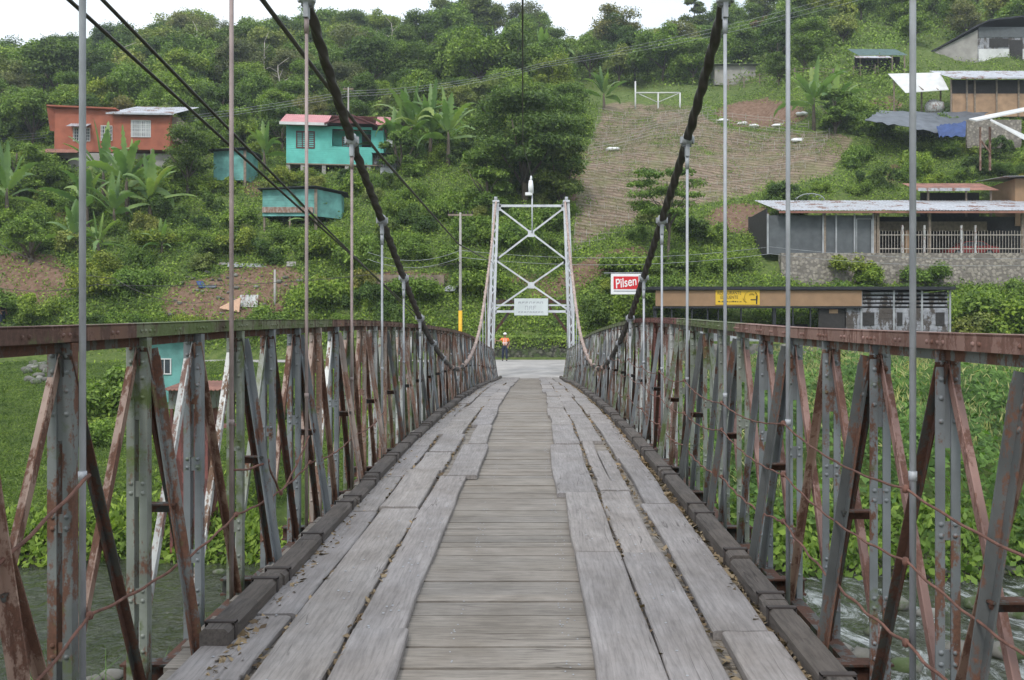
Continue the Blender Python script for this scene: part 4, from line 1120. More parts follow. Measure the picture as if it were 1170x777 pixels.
# ---- turquoise riverside house and red stilt shed (left bank, seen through the railing)
def riverside():
    d = 38.; k = d/1000; p = P(146, 470, d)
    h = empty('riverside_house', (p.x, d, p.z), 0, 'turquoise house on the green river bank seen through the left railing', 'house')
    w = 66*k; ht = (470-388)*k
    mb = MB(); mb.box(0,w,0,1.6,0,ht); mb.build('wall', M['teal_old'], h)
    mb = MB(); corrugated(mb, -.3, w+.3, -.4, 1.9, ht+.02, ht+.2); mb.build('roof', M['zinc_dull'], h)
    mb = MB(); mb.box(-.05,.06,-.05,0,-.5,ht); mb.build('corner_board', M['zinc_dull'], h); mb = MB(); mb.box(w-.05,w+.05,-.05,0,-.5,ht); mb.build('corner_board', M['zinc_dull'], h)
    mb = MB(); mb.box(.25,.95,-.04,.02,.1,1.9); mb.build('door', M['post'], h)
    window(h, 1.3, 1.9, 1.6, 2.3, 0)
    d = 22.6; k = d/1000; p = P(197, 655, d); zb = p.z
    h = empty('stilt_shed', (p.x, d, zb), 0, 'little shed on red stilt walls with a rusty red roof at the water edge', 'shed')
    w = 40*k; Z = lambda py: (655-py)*k
    mb = MB(); mb.box(-.08,w+.08,-.05,1.0,Z(467),Z(446)); mb.build('wall', M['moss'], h)
    mb = MB(); mb.box(.05,w-.05,.05,.9,-.8,Z(467)-.01); mb.build('lower_wall', M['red'], h)
    mb = MB(); corrugated(mb, -.15, w+.4, -.4, 1.2, Z(445), Z(438), pitch=.1); mb.build('roof', M['rust_roof'], h)
    for a in (.0, w*.5, w):
        mb = MB(); mb.bar((a,-.04,-.9),(a,-.04,Z(467)),.07,.07); mb.build('post', M['red'], h)
    mb = MB(); mb.box(w,w+.5,.2,.8,Z(490),Z(487)); mb.build('side_platform', M['rust_roof'], h)
riverside()
# ---- long zinc-roofed shed on masonry wall (right)
def long_shed():
    d = 70.3; k = d/1000; p = P(872, 290, d)
    W_ = 23.5; X = lambda px: (px-872)*k; Z = lambda py: (290-py)*k
    h = empty('long_shed', (p.x, d, p.z), 0, 'long low shed with pale zinc roof and picket railing on the masonry wall', 'shed')
    mb = MB(); corrugated(mb, X(886), X(1215), -1.0, 6.5, Z(242.5), Z(231.5), .04, .25, e=.16); mb.build('roof', M['zinc'], h)
    mb = MB(); mb.box(X(886),X(1215),-1.02,-.98,Z(245.5),Z(243)-.02); mb.build('fascia', M['rust_roof'], h)
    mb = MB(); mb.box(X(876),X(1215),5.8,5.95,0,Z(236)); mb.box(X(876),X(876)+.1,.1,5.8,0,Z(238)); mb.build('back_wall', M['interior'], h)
    mb = MB(); mb.box(X(876),X(1000),.02,.06,.0,Z(246)); mb.build('screen', M['mesh'], h)
    for a in (877, 940, 955, 976, 997):
        mb = MB(); mb.bar((X(a),-.06,0),(X(a),-.06,Z(246)+.1),.12,.1); mb.build('post', M['zinc_dull'], h)
    for a in (942, 999, 1003, 1062, 1168, 1205):
        mb = MB(); mb.bar((X(a),.0,0),(X(a),.0,Z(245)+.1),.2,.16); mb.build('post', M['post'], h)
    mb = MB(); mb.box(X(978),X(996),-.1,-.05,Z(250)-.04,Z(250)); mb.box(X(978),X(978.8),-.1,-.05,0,Z(250)); mb.box(X(995),X(996),-.1,-.05,0,Z(250)); mb.build('door_frame', M['zinc_dull'], h)
    mb = MB()
    n = int((X(1168)-X(1004))/.24)
    for i in range(n+1): x = X(1004)+(X(1168)-X(1004))*i/n; mb.box(x-.016,x+.016,-.21,-.19,.05,Z(264)+.1*math.sin(i*1.3)*.3)
    mb.box(X(1004),X(1168),-.24,-.222,.35,.42); mb.box(X(1004),X(1168),-.24,-.222,1.45,1.52); mb.build('picket_railing', M['picket'], h)
    for a in (1029, 1054, 1096, 1112):
        mb = MB(); mb.bar((X(a),-.33,0),(X(a),-.33,Z(258)),.15,.14); mb.build('railing_post', M['pale'], h)
    mb = MB(); mb.box(X(1038),X(1049),.6,1.1,.0,Z(262)); mb.build('plywood_panel', M['plywood'], h)
    mb = MB(); mb.box(X(1010),X(1150),3.0,3.1,2.2,3.0); mb.build('inner_board', M['post'], h)
    # tarpaulin hoop on the roof
    mb = MB()
    for q in range(7):
        a = math.pi*q/6
        mb.tube([(X(950)+1.2*math.cos(a)*1.0+.0, 5.2+t*1.0, Z(231.5)+1.05+.55*math.sin(a)) for t in (0,1)], .03, 5)
    mb.tube([(X(950)+1.2*math.cos(math.pi*q/12), 5.2, Z(231.5)+1.05+.55*math.sin(math.pi*q/12)) for q in range(13)], .03, 5)
    tag(mb.build('dish_frame', M['zinc_dull'], None, h.location), 'pale wire dish frame lying on the roof of the long shed', 'dish')
    # masonry wall
    mb = MB(); p2 = P(890, 325, 69.9); mb.box(0, 24, 0, .85, -1.2, (325-290)*.0699); o = mb.build('masonry_wall', M['wall_stone'], None, (p2.x, 69.22, p2.z))
    tag(o, 'pale rubble masonry retaining wall under the long zinc-roofed shed', 'wall')
    # red car
    d2 = 73.; p3 = P(1083, 289.5, d2); c = empty('parked_car', (p3.x, d2, p.z+.0), 0, 'red car parked inside the long shed behind the white pickets', 'car')
    prof = [(0,.35),(.05,.75),(.9,.88),(1.5,1.32),(2.9,1.36),(3.6,.95),(4.25,.85),(4.35,.35)]
    mb = MB(); n = len(prof); vs = [(x,0,z) for x, z in prof]+[(x,1.6,z) for x, z in prof]
    mb.add(vs, [tuple(range(n)), tuple(range(n,2*n))[::-1]]+[((i+1)%n,i,n+i,n+(i+1)%n) for i in range(n)]); mb.build('body', M['carred'], c, bevel=.06)
    mb = MB(); mb.add([(1.0,-.01,.9),(1.55,-.01,1.26),(2.85,-.01,1.29),(3.4,-.01,.95),(1.0,.01,.9),(1.55,.01,1.26),(2.85,.01,1.29),(3.4,.01,.95)], [(0,3,2,1),(4,5,6,7),(0,1,5,4),(1,2,6,5),(2,3,7,6),(3,0,4,7)]); mb.build('window', M['glass'], c)
    for x in (.85, 3.45):
        mb = MB(); mb.tube([(x,-.04,.32),(x,.2,.32)], .31, 16); wv_ = mb.build('wheel', M['black'], c); mb = MB(); mb.tube([(x,-.06,.32),(x,-.042,.32)], .18, 12); mb.build('rim', M['zinc'], wv_)
long_shed()
# ---- roadside bar with tan fascia (right)
def text_mesh(s, size, ext=.004, shear=0., bold=0.):
    c = bpy.data.curves.new('txt', 'FONT'); c.body = s; c.size = size; c.extrude = ext; c.align_x = 'CENTER'; c.align_y = 'CENTER'; c.shear = shear; c.offset = bold
    o = bpy.data.objects.new('txt', c); COL.objects.link(o); dg = bpy.context.evaluated_depsgraph_get()
    me = bpy.data.meshes.new_from_object(o.evaluated_get(dg)); bpy.data.objects.remove(o); return me
def lettering(parent, s, x, y, z, size, mat, shear=0., bold=0., tilt=0., sx=1.):
    me = text_mesh(s, size, .004, shear, bold); me.name = 'lettering'; me.materials.clear(); me.materials.append(mat)
    o = link('lettering', me, parent, (x,y,z)); o.rotation_euler = (math.radians(90), tilt, 0); o.scale = (sx,1,1); return o
def bar_building():
    d = 57.6; k = d/1000; zb = 1.55; p = P(745, 388, d); x0 = p.x
    X = lambda px: (px-745)*k; Z = lambda py: E+(388.5-py)*k-zb
    h = empty('roadside_bar', (x0, d, zb), 0, 'low roadside bar with black roof edge, tan fascia and open front, beyond the right railing', 'building')
    mb = MB(); mb.add([(X(740),-.6,Z(328)),(X(1087),-.6,Z(328)),(X(1087),5.4,Z(326)),(X(740),5.4,Z(326)),(X(740),-.6,Z(331.5)),(X(1087),-.6,Z(331.5)),(X(1087),5.4,Z(329.5)),(X(740),5.4,Z(329.5))], [(0,1,2,3),(4,7,6,5),(0,4,5,1),(1,5,6,2),(2,6,7,3),(3,7,4,0)]); mb.build('roof', M['darkroof'], h)
    mb = MB(); mb.box(X(748),X(982),-.40,-.34,Z(350),Z(332.3)); mb.build('fascia', M['brownboard'], h)
    mb = MB(); mb.box(X(745),X(983),-.36,-.30,Z(352.5),Z(350)-.01); mb.build('fascia_rail', M['darkroof'], h)
    mb = MB(); mb.box(X(816),X(866),-.44,-.41,Z(348.5),Z(331.8)); s = mb.build('sign_board', M['yellow'], h); s['label'] = 'yellow sign with black lettering and a face drawing on the fascia'
    lettering(s, 'RESTAURANTE', X(831.5), -.446, Z(335.3), .30, M['letter'], sx=.78)
    lettering(s, 'EL PUENTE', X(831.5), -.446, Z(340.2), .30, M['letter'], sx=.8)
    mb = MB(); r = random.Random(2)
    x = X(819)
    while x < X(844): w_ = r.uniform(.05,.12); mb.box(x,x+w_,-.447,-.442,Z(345.6),Z(344.6)+r.uniform(-.02,.03)); x += w_+.04
    # abstract dark drawing: a head bent over
    cxp, czp = X(856), Z(340)
    def arc(r0, a0, a1, w, ox=0, oz=0):
        pts = [(cxp+ox+r0*math.cos(a), -.446, czp+oz+r0*math.sin(a)) for a in np.linspace(a0, a1, 9)]
        for p_, q_ in zip(pts[:-1], pts[1:]): mb.bar(p_, q_, .006, w)
    arc(.42, -.4, .9, .14); arc(.42, 1.6, 3.6, .06); arc(.16, .2, 2.8, .12, .05, .08)
    mb.box(cxp-.02, cxp+.36, -.449, -.443, czp-.2, czp-.13); mb.box(cxp+.33,cxp+.42,-.4485,-.4425,czp-.45,czp+.1)
    arc(.5, 3.5, 4.2, .12, -.05, .1)
    mb.build('sign_drawing', M['letter'], s)
    for a in (748, 767, 790, 808, 820, 846, 884, 905, 925):
        mb = MB(); w = .20 if a in (748,884) else .09; mb.box(X(a)-w/2,X(a)+w/2,-.2,-.2+w,-.0,Z(351)); mb.build('post', M['darkroof'], h)
    mb = MB(); mb.box(X(745),X(935),-.12,.0,.0,.75); mb.build('parapet', M['zinc_dull'], h)
    mb = MB(); mb.box(X(935),X(965),-.05,.0,0,Z(352.4)); mb.build('door', M['interior'], h)
    mb = MB(); mb.box(X(947),X(957),-.07,-.055,Z(358),Z(353.5)); mb.build('notice', M['plywood'], h)
    mb = MB(); siding(mb, X(966), X(1083), -.1, 0, Z(352), .38); mb.build('board_wall', M['greyboard'], h)
    mb = MB()
    z = Z(350)
    for i in range(4): mb.box(X(983), X(1020), -.14, -.1, Z(350)+i*.26, Z(350)+i*.26+.15)
    for i in range(4): mb.box(X(1022), X(1083), -.1, -.06, Z(350)+i*.26, Z(350)+i*.26+.12)
    mb.build('upper_slats', M['greyboard'], h)
    for a, b_ in ((984,998),(1024,1030),(1068,1078)):
        mb = MB(); mb.box(X(a),X(b_),-.16,-.13,Z(372),Z(357)); mb.build('opening', M['interior'], h)  # solid dark plates, coloured as the shade inside
    for a in (983, 1020, 1052, 1084):
        mb = MB(); mb.box(X(a)-.06,X(a)+.06,-.2,-.165,0,Z(332)); mb.build('frame_post', M['zinc_dull'], h)
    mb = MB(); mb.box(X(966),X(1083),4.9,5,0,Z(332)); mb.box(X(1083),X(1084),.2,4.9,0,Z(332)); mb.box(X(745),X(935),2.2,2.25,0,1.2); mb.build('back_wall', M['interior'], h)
    mb = MB(); mb.box(X(745),X(1085),-.3,5.2,-.12,-.0); mb.build('floor_slab', M['concrete'], h)
    # supporting wall
    mb = MB(); mb.box(X(775), X(1085)+1, 0, .5, -3.6, -.13); o = mb.build('masonry_wall', M['wall_grey'], None, (x0, d-.45, zb)); tag(o, 'grey rubble masonry wall below the roadside bar, seen through the right railing', 'wall')
    # beer sign on a pole
    d3 = 54.; k3 = d3/1000; p = P(736, 386, d3); q = empty('sign_on_pole', (p.x, d3, -1.0), 0, 'red lightbox sign with white Pilsen lettering on a grey pole', 'sign')
    z0 = p.z+1.0
    mb = MB(); mb.tube([(0,0,-.6),(0,0,z0+(386-305)*k3)], .05, 8); mb.build('pole', M['rod'], q)
    ZZ = lambda py: z0+(386-py)*k3; XX = lambda px: (px-736)*k3
    mb = MB(); mb.box(XX(698),XX(732.5),-.12,.12,ZZ(336.5),ZZ(313)); f = mb.build('sign_box', M['signwhite'], q, bevel=.02)
    mb = MB(); mb.box(XX(700.8),XX(729),-.135,-.122,ZZ(330.5),ZZ(316)); mb.build('sign_face', M['signred'], f)
    mb = MB(); mb.box(XX(701),XX(728),-.135,-.122,ZZ(333.2),ZZ(332.2)); mb.build('sign_strip', M['signgrey'], f)
    lettering(f, 'Pilsen', XX(714.6), -.142, ZZ(323.2), .80, M['signwhite'], shear=.15, bold=.010, tilt=-.16, sx=.72)
    mb = MB(); mb.tube([(0,0,ZZ(311.5)),(XX(690),0,ZZ(312))], .025, 6); mb.build('bracket_arm', M['rod'], q)
bar_building()
# ---- upper right: barn, open sheds, tarp
def upper_right():
    d = 116.; k = d/1000; p = P(1060, 84, d)
    X = lambda px: (px-1060)*k; Z = lambda py: (84-py)*k
    h = empty('hillside_barn', (p.x, d, p.z), 0, 'big grey barn with a dark curved roof at the upper right', 'barn')
    mb = MB(); mb.add([(X(1062),5,Z(80)-1),(X(1117),0,Z(66)-2),(X(1117),0,Z(34)),(X(1062),5,Z(57))]+[(X(1062)+.1,5.1,Z(80)-1),(X(1117),.1,Z(66)-2),(X(1117),.1,Z(34)),(X(1062)+.1,5.1,Z(57))], [(0,1,2,3),(4,7,6,5),(3,2,6,7)]); mb.build('side_wall', M['concrete'], h)
    mb = MB(); mb.box(X(1117)+.02,X(1200),-.0,.1,Z(66)-2,Z(34)); mb.build('front_wall', M['greyboard'], h)
    mb = MB(); mb.box(X(1118),X(1200),-.06,-.01,Z(43),Z(31)); mb.build('upper_boards', M['mesh'], h)
    mb = MB(); mb.box(X(1118),X(1200),-.05,-.012,Z(66)-1.4,Z(56)); mb.build('white_skirting', M['whitepaint'], h)
    mb = MB(); mb.box(X(1130),X(1152),-.08,-.062,Z(54),Z(44)); mb.build('window_opening', M['interior'], h)  # dark plate in the colour of the shade behind a window hole
    mb = MB(); mb.box(X(1153),X(1168),-.1,-.063,Z(76),Z(46)); mb.build('door_opening', M['interior'], h)  # doorway shade given as a dark plate
    mb = MB(); N = 8
    A = [(X(1056),5.6,Z(57.5)),(X(1085),2.6,Z(45)),(X(1112),-.4,Z(31)),(X(1126),-1.0,Z(25)),(X(1160),-1.0,Z(21)),(X(1205),-1.0,Z(19))]
    B = [(X(1085),15,Z(50)),(X(1110),13,Z(40)),(X(1130),12,Z(28)),(X(1140),12,Z(24)),(X(1170),12,Z(20)),(X(1205),12,Z(18))]
    for i in range(5):
        q = [A[i],A[i+1],B[i+1],B[i]]; mb.add(q+[(a,b_,c-.22) for a,b_,c in q], [(0,1,2,3),(4,7,6,5),(0,4,5,1),(2,6,7,3)])
    mb.build('roof', M['darkroof'], h)
    # low green shed
    d = 112.; k = d/1000; p = P(975, 80, d); X = lambda px: (px-975)*k; Z = lambda py: (80-py)*k
    h = empty('low_shed', (p.x, d, p.z), 0, 'small dark low shed with green and zinc roof among the bushes left of the barn', 'shed')
    mb = MB(); corrugated(mb, X(978), X(1034), -1, 3, Z(66), Z(58), e=.3); mb.build('roof', M['shedroof'], h)
    mb = MB(); corrugated(mb, X(972), X(1012), -2, -1.05, Z(72), Z(67)); mb.build('lower_roof', M['zinc'], h)
    mb = MB(); mb.box(X(980),X(1032),1,1.1,0,Z(62)); mb.build('wall', M['interior'], h)
    for a in (980, 1000, 1016, 1030): mb = MB(); mb.bar((X(a),-.9,-1),(X(a),-.9,Z(66)),.15,.15); mb.build('post', M['post'], h)
    # white-roofed open shelter
    d = 96.; k = d/1000; p = P(1025, 127, d); X = lambda px: (px-1025)*k; Z = lambda py: (127-py)*k
    h = empty('open_shelter', (p.x, d, p.z), 0, 'open shelter with a thin white sheet roof tilted towards the viewer', 'shelter')
    a = [(X(1024),2.2,Z(83.5)+.6),(X(1085),2.2,Z(82)+.6),(X(1081),-.6,Z(104)),(X(1032),-.6,Z(107.5))]
    mb = MB(); mb.add(a+[(x,y,z-.06) for x,y,z in a], [(0,3,2,1),(4,5,6,7),(0,1,5,4),(1,2,6,5),(2,3,7,6),(3,0,4,7)]); mb.build('roof', M['whitepaint'], h)
    mb = MB()
    for px_ in (1047, 1064): mb.bar((X(px_),2.0,Z(84)+.06),(X(px_)+.5,-.6,Z(105)+.06),.08,.08)
    mb.bar((X(1027),.8,Z(95)+.02),(X(1084),.8,Z(93)+.02),.08,.06); mb.build('battens', M['post'], h)
    for a_, zt in ((1028,88),(1060,92),(1082,86)): mb = MB(); mb.bar((X(a_),1.5,-1.0),(X(a_),1.5,Z(zt)),.14,.14); mb.build('post', M['post'], h)
    mb = MB(); mb.blob((X(1072),.8,.6), 1.1,.7,.9, 3); tag(mb.build('covered_pile', M['pale'], None, h.location), 'grey covered pile under the open white shelter', 'pile')
    # long white-roofed shed with plywood front
    p = P(1085, 127, d); h = empty('board_shed', (p.x, d, p.z), 0, 'shed with plywood panels and a wide white roof at the right edge', 'shed'); X = lambda px: (px-1085)*k
    mb = MB(); corrugated(mb, X(1083), X(1230), -1.2, 4.5, Z(93), Z(84.5), .03, .3, e=.3); mb.box(X(1083),X(1230),-1.26,-1.2,Z(94),Z(92.5)); mb.build('roof', M['zinc'], h)
    mb = MB(); siding(mb, X(1086), X(1230), 0, Z(107), Z(91), .35); mb.build('upper_wall', M['interior'], h)
    mb = MB(); mb.box(X(1088),X(1230),-.05,.05,-.6,Z(107)-.01); mb.build('plywood_wall', M['plywood'], h)
    for a_ in (1086,1104,1113,1138,1163,1190,1215): mb = MB(); mb.bar((X(a_),-.14,-.6),(X(a_),-.14,Z(91)),.16,.12); mb.build('post', M['post'], h)
    # tarps
    def sheet(pts, mat, label, cat='tarpaulin', n=14, amp=.12, name='tarpaulin'):
        a, b_, c, e_ = [Vector(q) for q in pts]; mb = MB(); rr = random.Random(len(label))
        g = [[rr.uniform(-amp,amp) for _ in range(n+1)] for _ in range(n+1)]
        for off in (0, -.03):
            mb.grid(lambda u, v: tuple(a.lerp(b_, u).lerp(e_.lerp(c, u), v) + Vector((0,0,g[int(round(v*n))][int(round(u*n))]+off))), n, n)
        o = mb.build(name, mat); tag(o, label, cat); return o
    sheet([P(988,139,88)+Vector((0,0,.15)),P(1082,155,87)+Vector((0,0,.15)),P(1130,128,94.8),P(1005,127,94.8)], M['tarp'], 'grey plastic sheet spread over the bank below the white shelters')
    sheet([P(1073,156,86.8),P(1103,156,86.8),P(1104,139,87.4),P(1070,144,87.4)], M['tarpblue'], 'blue plastic sheet hanging at the end of the grey sheet')
    mb = MB(); p = P(1105,152,88.5); mb.box(0,5.5,0,.3,-1.5,1.35); tag(mb.build('block_wall', M['wall_stone'], None, p), 'low pale block wall right of the blue plastic sheet', 'wall')
    # white angular roof at the right edge
    d = 80.; k = d/1000; p = P(1125, 176, d); X = lambda px: (px-1125)*k; Z = lambda py: (176-py)*k
    h = empty('porch_roof', (p.x, d, p.z), 0, 'two white roof planes with a wooden frame jutting in at the right edge', 'roof')
    def slab(q, mat, nm, th=.12):
        mb = MB(); mb.add(list(q)+[(x,y,z-th) for x,y,z in q], [(0,1,2,3),(4,7,6,5),(0,4,5,1),(1,5,6,2),(2,6,7,3),(3,7,4,0)]); mb.build(nm, mat, h)
    slab([(X(1112),-.5,Z(139)),(X(1185),-.5,Z(124)),(X(1185),.8,Z(118)),(X(1112),.8,Z(133))], M['whitepaint'], 'roof')
    slab([(X(1122),-1.4,Z(141)),(X(1180),-1.6,Z(175)),(X(1183),-.7,Z(164)),(X(1129),-.6,Z(138))], M['whitepaint'], 'lower_roof')
    mb = MB(); mb.bar((X(1120),0,-1.5),(X(1120),0,Z(145)),.14,.14); mb.bar((X(1131),0,-1.5),(X(1131),0,Z(145)),.16,.16); mb.bar((X(1120),0,Z(160)),(X(1131),-.1,Z(175)),.12,.1); mb.build('wooden_frame', M['rust'], h)
    # rusty lean-to above the long shed
    d = 77.; k = d/1000; p = P(1045, 240, d); X = lambda px: (px-1045)*k; Z = lambda py: (240-py)*k
    h = empty('lean_to', (p.x, d, p.z), 0, 'rusty sheet lean-to standing just above the zinc roof of the long shed', 'lean-to')
    mb = MB(); corrugated(mb, X(1042), X(1134), -1.2, 2, Z(220), Z(212.5), e=.18); mb.build('roof', M['rust_roof'], h)
    mb = MB(); mb.box(X(1042),X(1100),-1.26,-1.21,Z(221),Z(217.5)); mb.build('fascia', M['zinc'], h)
    for a_ in (1057, 1100, 1128): mb = MB(); mb.bar((X(a_),-.6,-1),(X(a_),-.6,Z(219)),.14,.14); mb.build('post', M['post'], h)
    mb = MB(); mb.box(X(1060),X(1128),1.4,1.5,-1,Z(217)); mb.build('wall', M['interior'], h)
    p = P(1160, 245, 76.); h2 = empty('tan_shed', (p.x, 76., p.z), 0, 'tan walled shed at the right edge above the long shed', 'shed'); k = .076
    mb = MB(); mb.box(0, 5, 0, 4, -1, (245-204)*k); mb.build('wall', M['brownboard'], h2)
    mb = MB(); corrugated(mb, -1.2, 5.5, -.8, 4.5, (245-203)*k, (245-197)*k); mb.build('roof', M['zinc'], h2)
    # rusty red roofed house almost hidden near the top
    p = P(925, 12, 150.); h3 = empty('hillside_house', p, 0, 'red roofed house half hidden in the trees near the top right', 'house'); 
    mb = MB(); corrugated(mb, -2.5, 5.5, -1, 4, 1.0, 2.2); mb.build('roof', M['red'], h3)
    mb = MB(); mb.box(-2, 5, 0, 3.6, -3, 1.1); mb.build('wall', M['greyboard'], h3)
upper_right()
for (a, b_, lab) in (((60,31),(210,30),'long low roof showing on the skyline at the upper left'),):
    p = P(78, 32, 178); h = empty('ridge_shed', (p.x,178,p.z-2.4), 0, 'low shed roof showing between the trees on the left skyline', 'shed')
    mb = MB(); corrugated(mb, -3, 3, -1.5, 3, .2, 1.0); mb.build('roof', M['zinc_dull'], h); mb = MB(); mb.box(-2.5,2.5,0,2.5,-4,.3); mb.build('wall', M['interior'], h)
    p = P(840, 58, 128.); h = empty('field_hut', (p.x,128,T(p.x,128)), 0, 'pale hut behind the terraced plot, below the dry bush', 'hut')
    mb = MB(); mb.box(-3.0,3.0,0,3,0,2.8); mb.build('wall', M['concrete'], h); mb = MB(); corrugated(mb, -3.4, 3.4, -.6, 3.4, 2.85, 3.4); mb.build('roof', M['zinc_dull'], h)
# ---- white frame (goal) and rope rails on the plot
def plot_things():
    p = hit(752, 124); d = p.y; k = d/1000
    X = lambda px: P(px, 124, d).x - p.x
    h = empty('goal_frame', (p.x, d, p.z), 0, 'white painted goal-like frame at the top of the terraced plot', 'frame')
    Z = lambda py: P(752, py, d).z - p.z
    for a, t_ in ((726,93),(752,106),(777,106)):
        mb = MB(); mb.tube([(X(a),0,-1.2),(X(a),0,Z(t_))], .10, 8); mb.build('upright', M['whitepaint'], h)
    mb = MB(); mb.tube([(X(726),0,Z(106)),(X(777),0,Z(106))], .09, 8); mb.build('crossbar', M['whitepaint'], h)
    mb = MB(); mb.tube([(X(730),.05,Z(107)),(X(752),.05,Z(117))], .05, 6); mb.tube([(X(752),-.05,Z(117)),(X(775),-.05,Z(107))], .05, 6); mb.build('diagonal_stay', M['whitepaint'], h)
    # contour strings on short sticks: one low fence per row
    rr = random.Random(4); rows = 0
    for j, py in enumerate(np.concatenate([np.arange(128, 176, 7), np.arange(176, 286, 9)])):
        pl = np.interp(py, [100,130,170,230,290], [692,684,672,660,655]); pr = np.interp(py, [120,145,150,200,215,235,250,285], [800,820,950,930,880,800,740,672])
        n = max(4, int((pr-pl)/14)); pts = [hit(pl+(pr-pl)*i/n, py+ (9 if py<176 else 5)*math.sin(i*.35+py*.05)-.03*(i*14)) for i in range(n+1)]
        if any(abs(pts[i].y-pts[i+1].y) > 9 for i in range(n)): continue
        mb = MB(); hh = .55 if py < 176 else .22
        for q in pts: mb.bar(q-Vector((0,0,.2)), q+Vector((rr.uniform(-.05,.05),0,hh+rr.uniform(0,.35))), .05, .05)
        for a, b_ in zip(pts[:-1], pts[1:]):
            mb.bar(a+Vector((0,0,hh)), b_+Vector((0,0,hh)), .035, .035)
            if py < 176: mb.bar(a+Vector((0,0,hh*.4)), b_+Vector((0,0,hh*.4)), .03, .03)
        rows += 1
        if n > 1: tag(mb.build('stick_fence', M['stick']), 'low line of sticks and string along a row of the terraced plot', 'stick fence', 'stick fences on the terraced plot')
    for (px, py) in ((826,140),(848,143),(862,147),(890,146),(912,163),(916,133),(700,172)):
        q = hit(px, py); mb = MB(); mb.blob((0,0,.12), .75, .4, .22, px, amp=.3)
        tag(mb.build('white_sack', M['signwhite'], None, q), 'white sack lying on the terraced plot', 'sack', 'white sacks on the plot')
    # fence behind the plot
    mb = None
    base = [hit(px, py) for px, py in ((832,103),(850,100),(868,97),(888,95),(908,93),(930,92),(952,92),(975,90),(1000,88))]
    f = empty('field_fence', base[0], 0, 'grey post fence along the green strip above the terraced plot', 'fence')
    for q in base: mb = MB(); mb.bar(q-base[0]-Vector((0,0,.5)), q-base[0]+Vector((0,0,1.5)), .14, .14); mb.build('post', M['post'], f)
    mb = MB()
    for a, b_ in zip(base[:-1], base[1:]):
        for zz in (.5,1.0,1.4): mb.bar(a-base[0]+Vector((0,0,zz)), b_-base[0]+Vector((0,0,zz)), .05,.04)
    mb.build('rail', M['post'], f)
plot_things()
# ---- utility poles, lines
def pole(px, pyb, pyt, d, label, yellow=False, arm=0):
    b0 = P(px, pyb, d); tz = P(px, pyt, d).z; zb = min(T(b0.x, d), b0.z)
    h = empty('utility_pole', (b0.x, d, zb), 0, label, 'pole')
    mb = MB(); mb.tube([(0,0,-.3),(0,0,tz-zb)], [.11,.075], 10); mb.build('shaft', M['concrete'], h)
    if yellow: mb = MB(); mb.tube([(0,0,0.1),(0,0,P(px,355,d).z-zb)], .125, 10); mb.build('yellow_band', M['yellowpaint'], h)
    if arm:
        mb = MB(); mb.bar((-arm,0,tz-zb-.15),(arm,0,tz-zb-.15),.12,.1); mb.build('crossarm', M['post'], h)
        for q in (-.95,-.6,-.3,.3,.6,.95): mb = MB(); mb.tube([(arm*q,0,tz-zb-.1),(arm*q,0,tz-zb+.12)], [.05,.035], 8); mb.build('insulator', M['interior'], h)
pole(526, 384, 243, 56.5, 'concrete pole with a yellow painted foot and a crossarm left of the tower', True, .8)
pole(398, 190, 100, 88., 'grey pole behind the turquoise house', False, .5)
pole(314, 368, 308, 64.5, 'short grey pole standing in the debris slope left of the bridge', False)
pole(590, 60, 36, 150., 'distant pole in the trees high above the tower')
def line(pts, label, r=.022, mat='cable', sag=.6, group='power lines crossing the hillside'):
    P_ = []
    for a, b_ in zip(pts[:-1], pts[1:]): P_ += lerp3(a, b_, 14, sag)[:-1]
    P_.append(Vector(pts[-1])); cable_obj('power_line', P_, r, M[mat], label, 'power line', group)
for o_ in (0, 3, 6): line([P(-60,160+o_,95), P(398,104+o_,87.8), P(620,72+o_*.8,90), P(1010,-20+o_*2,92)], 'thin power line rising from the pole behind the turquoise house to the upper right', .014, 'zinc_dull')
for py in (288, 296): line([P(420,py,56.3), P(526,py-2,56.3), P(880,py-6,56.5), P(1300,py,57)], 'thin wire running level behind the tower towards the long shed', .012, 'zinc_dull')
line([P(-40,320,60), P(110,325,60), P(526,300,56.4)], 'dark slack wire across the slope left of the bridge', .022)
line([P(-20,268,58), P(130,318,57.5), P(240,345,56)], 'dark wire hanging down across the left slope', .02)
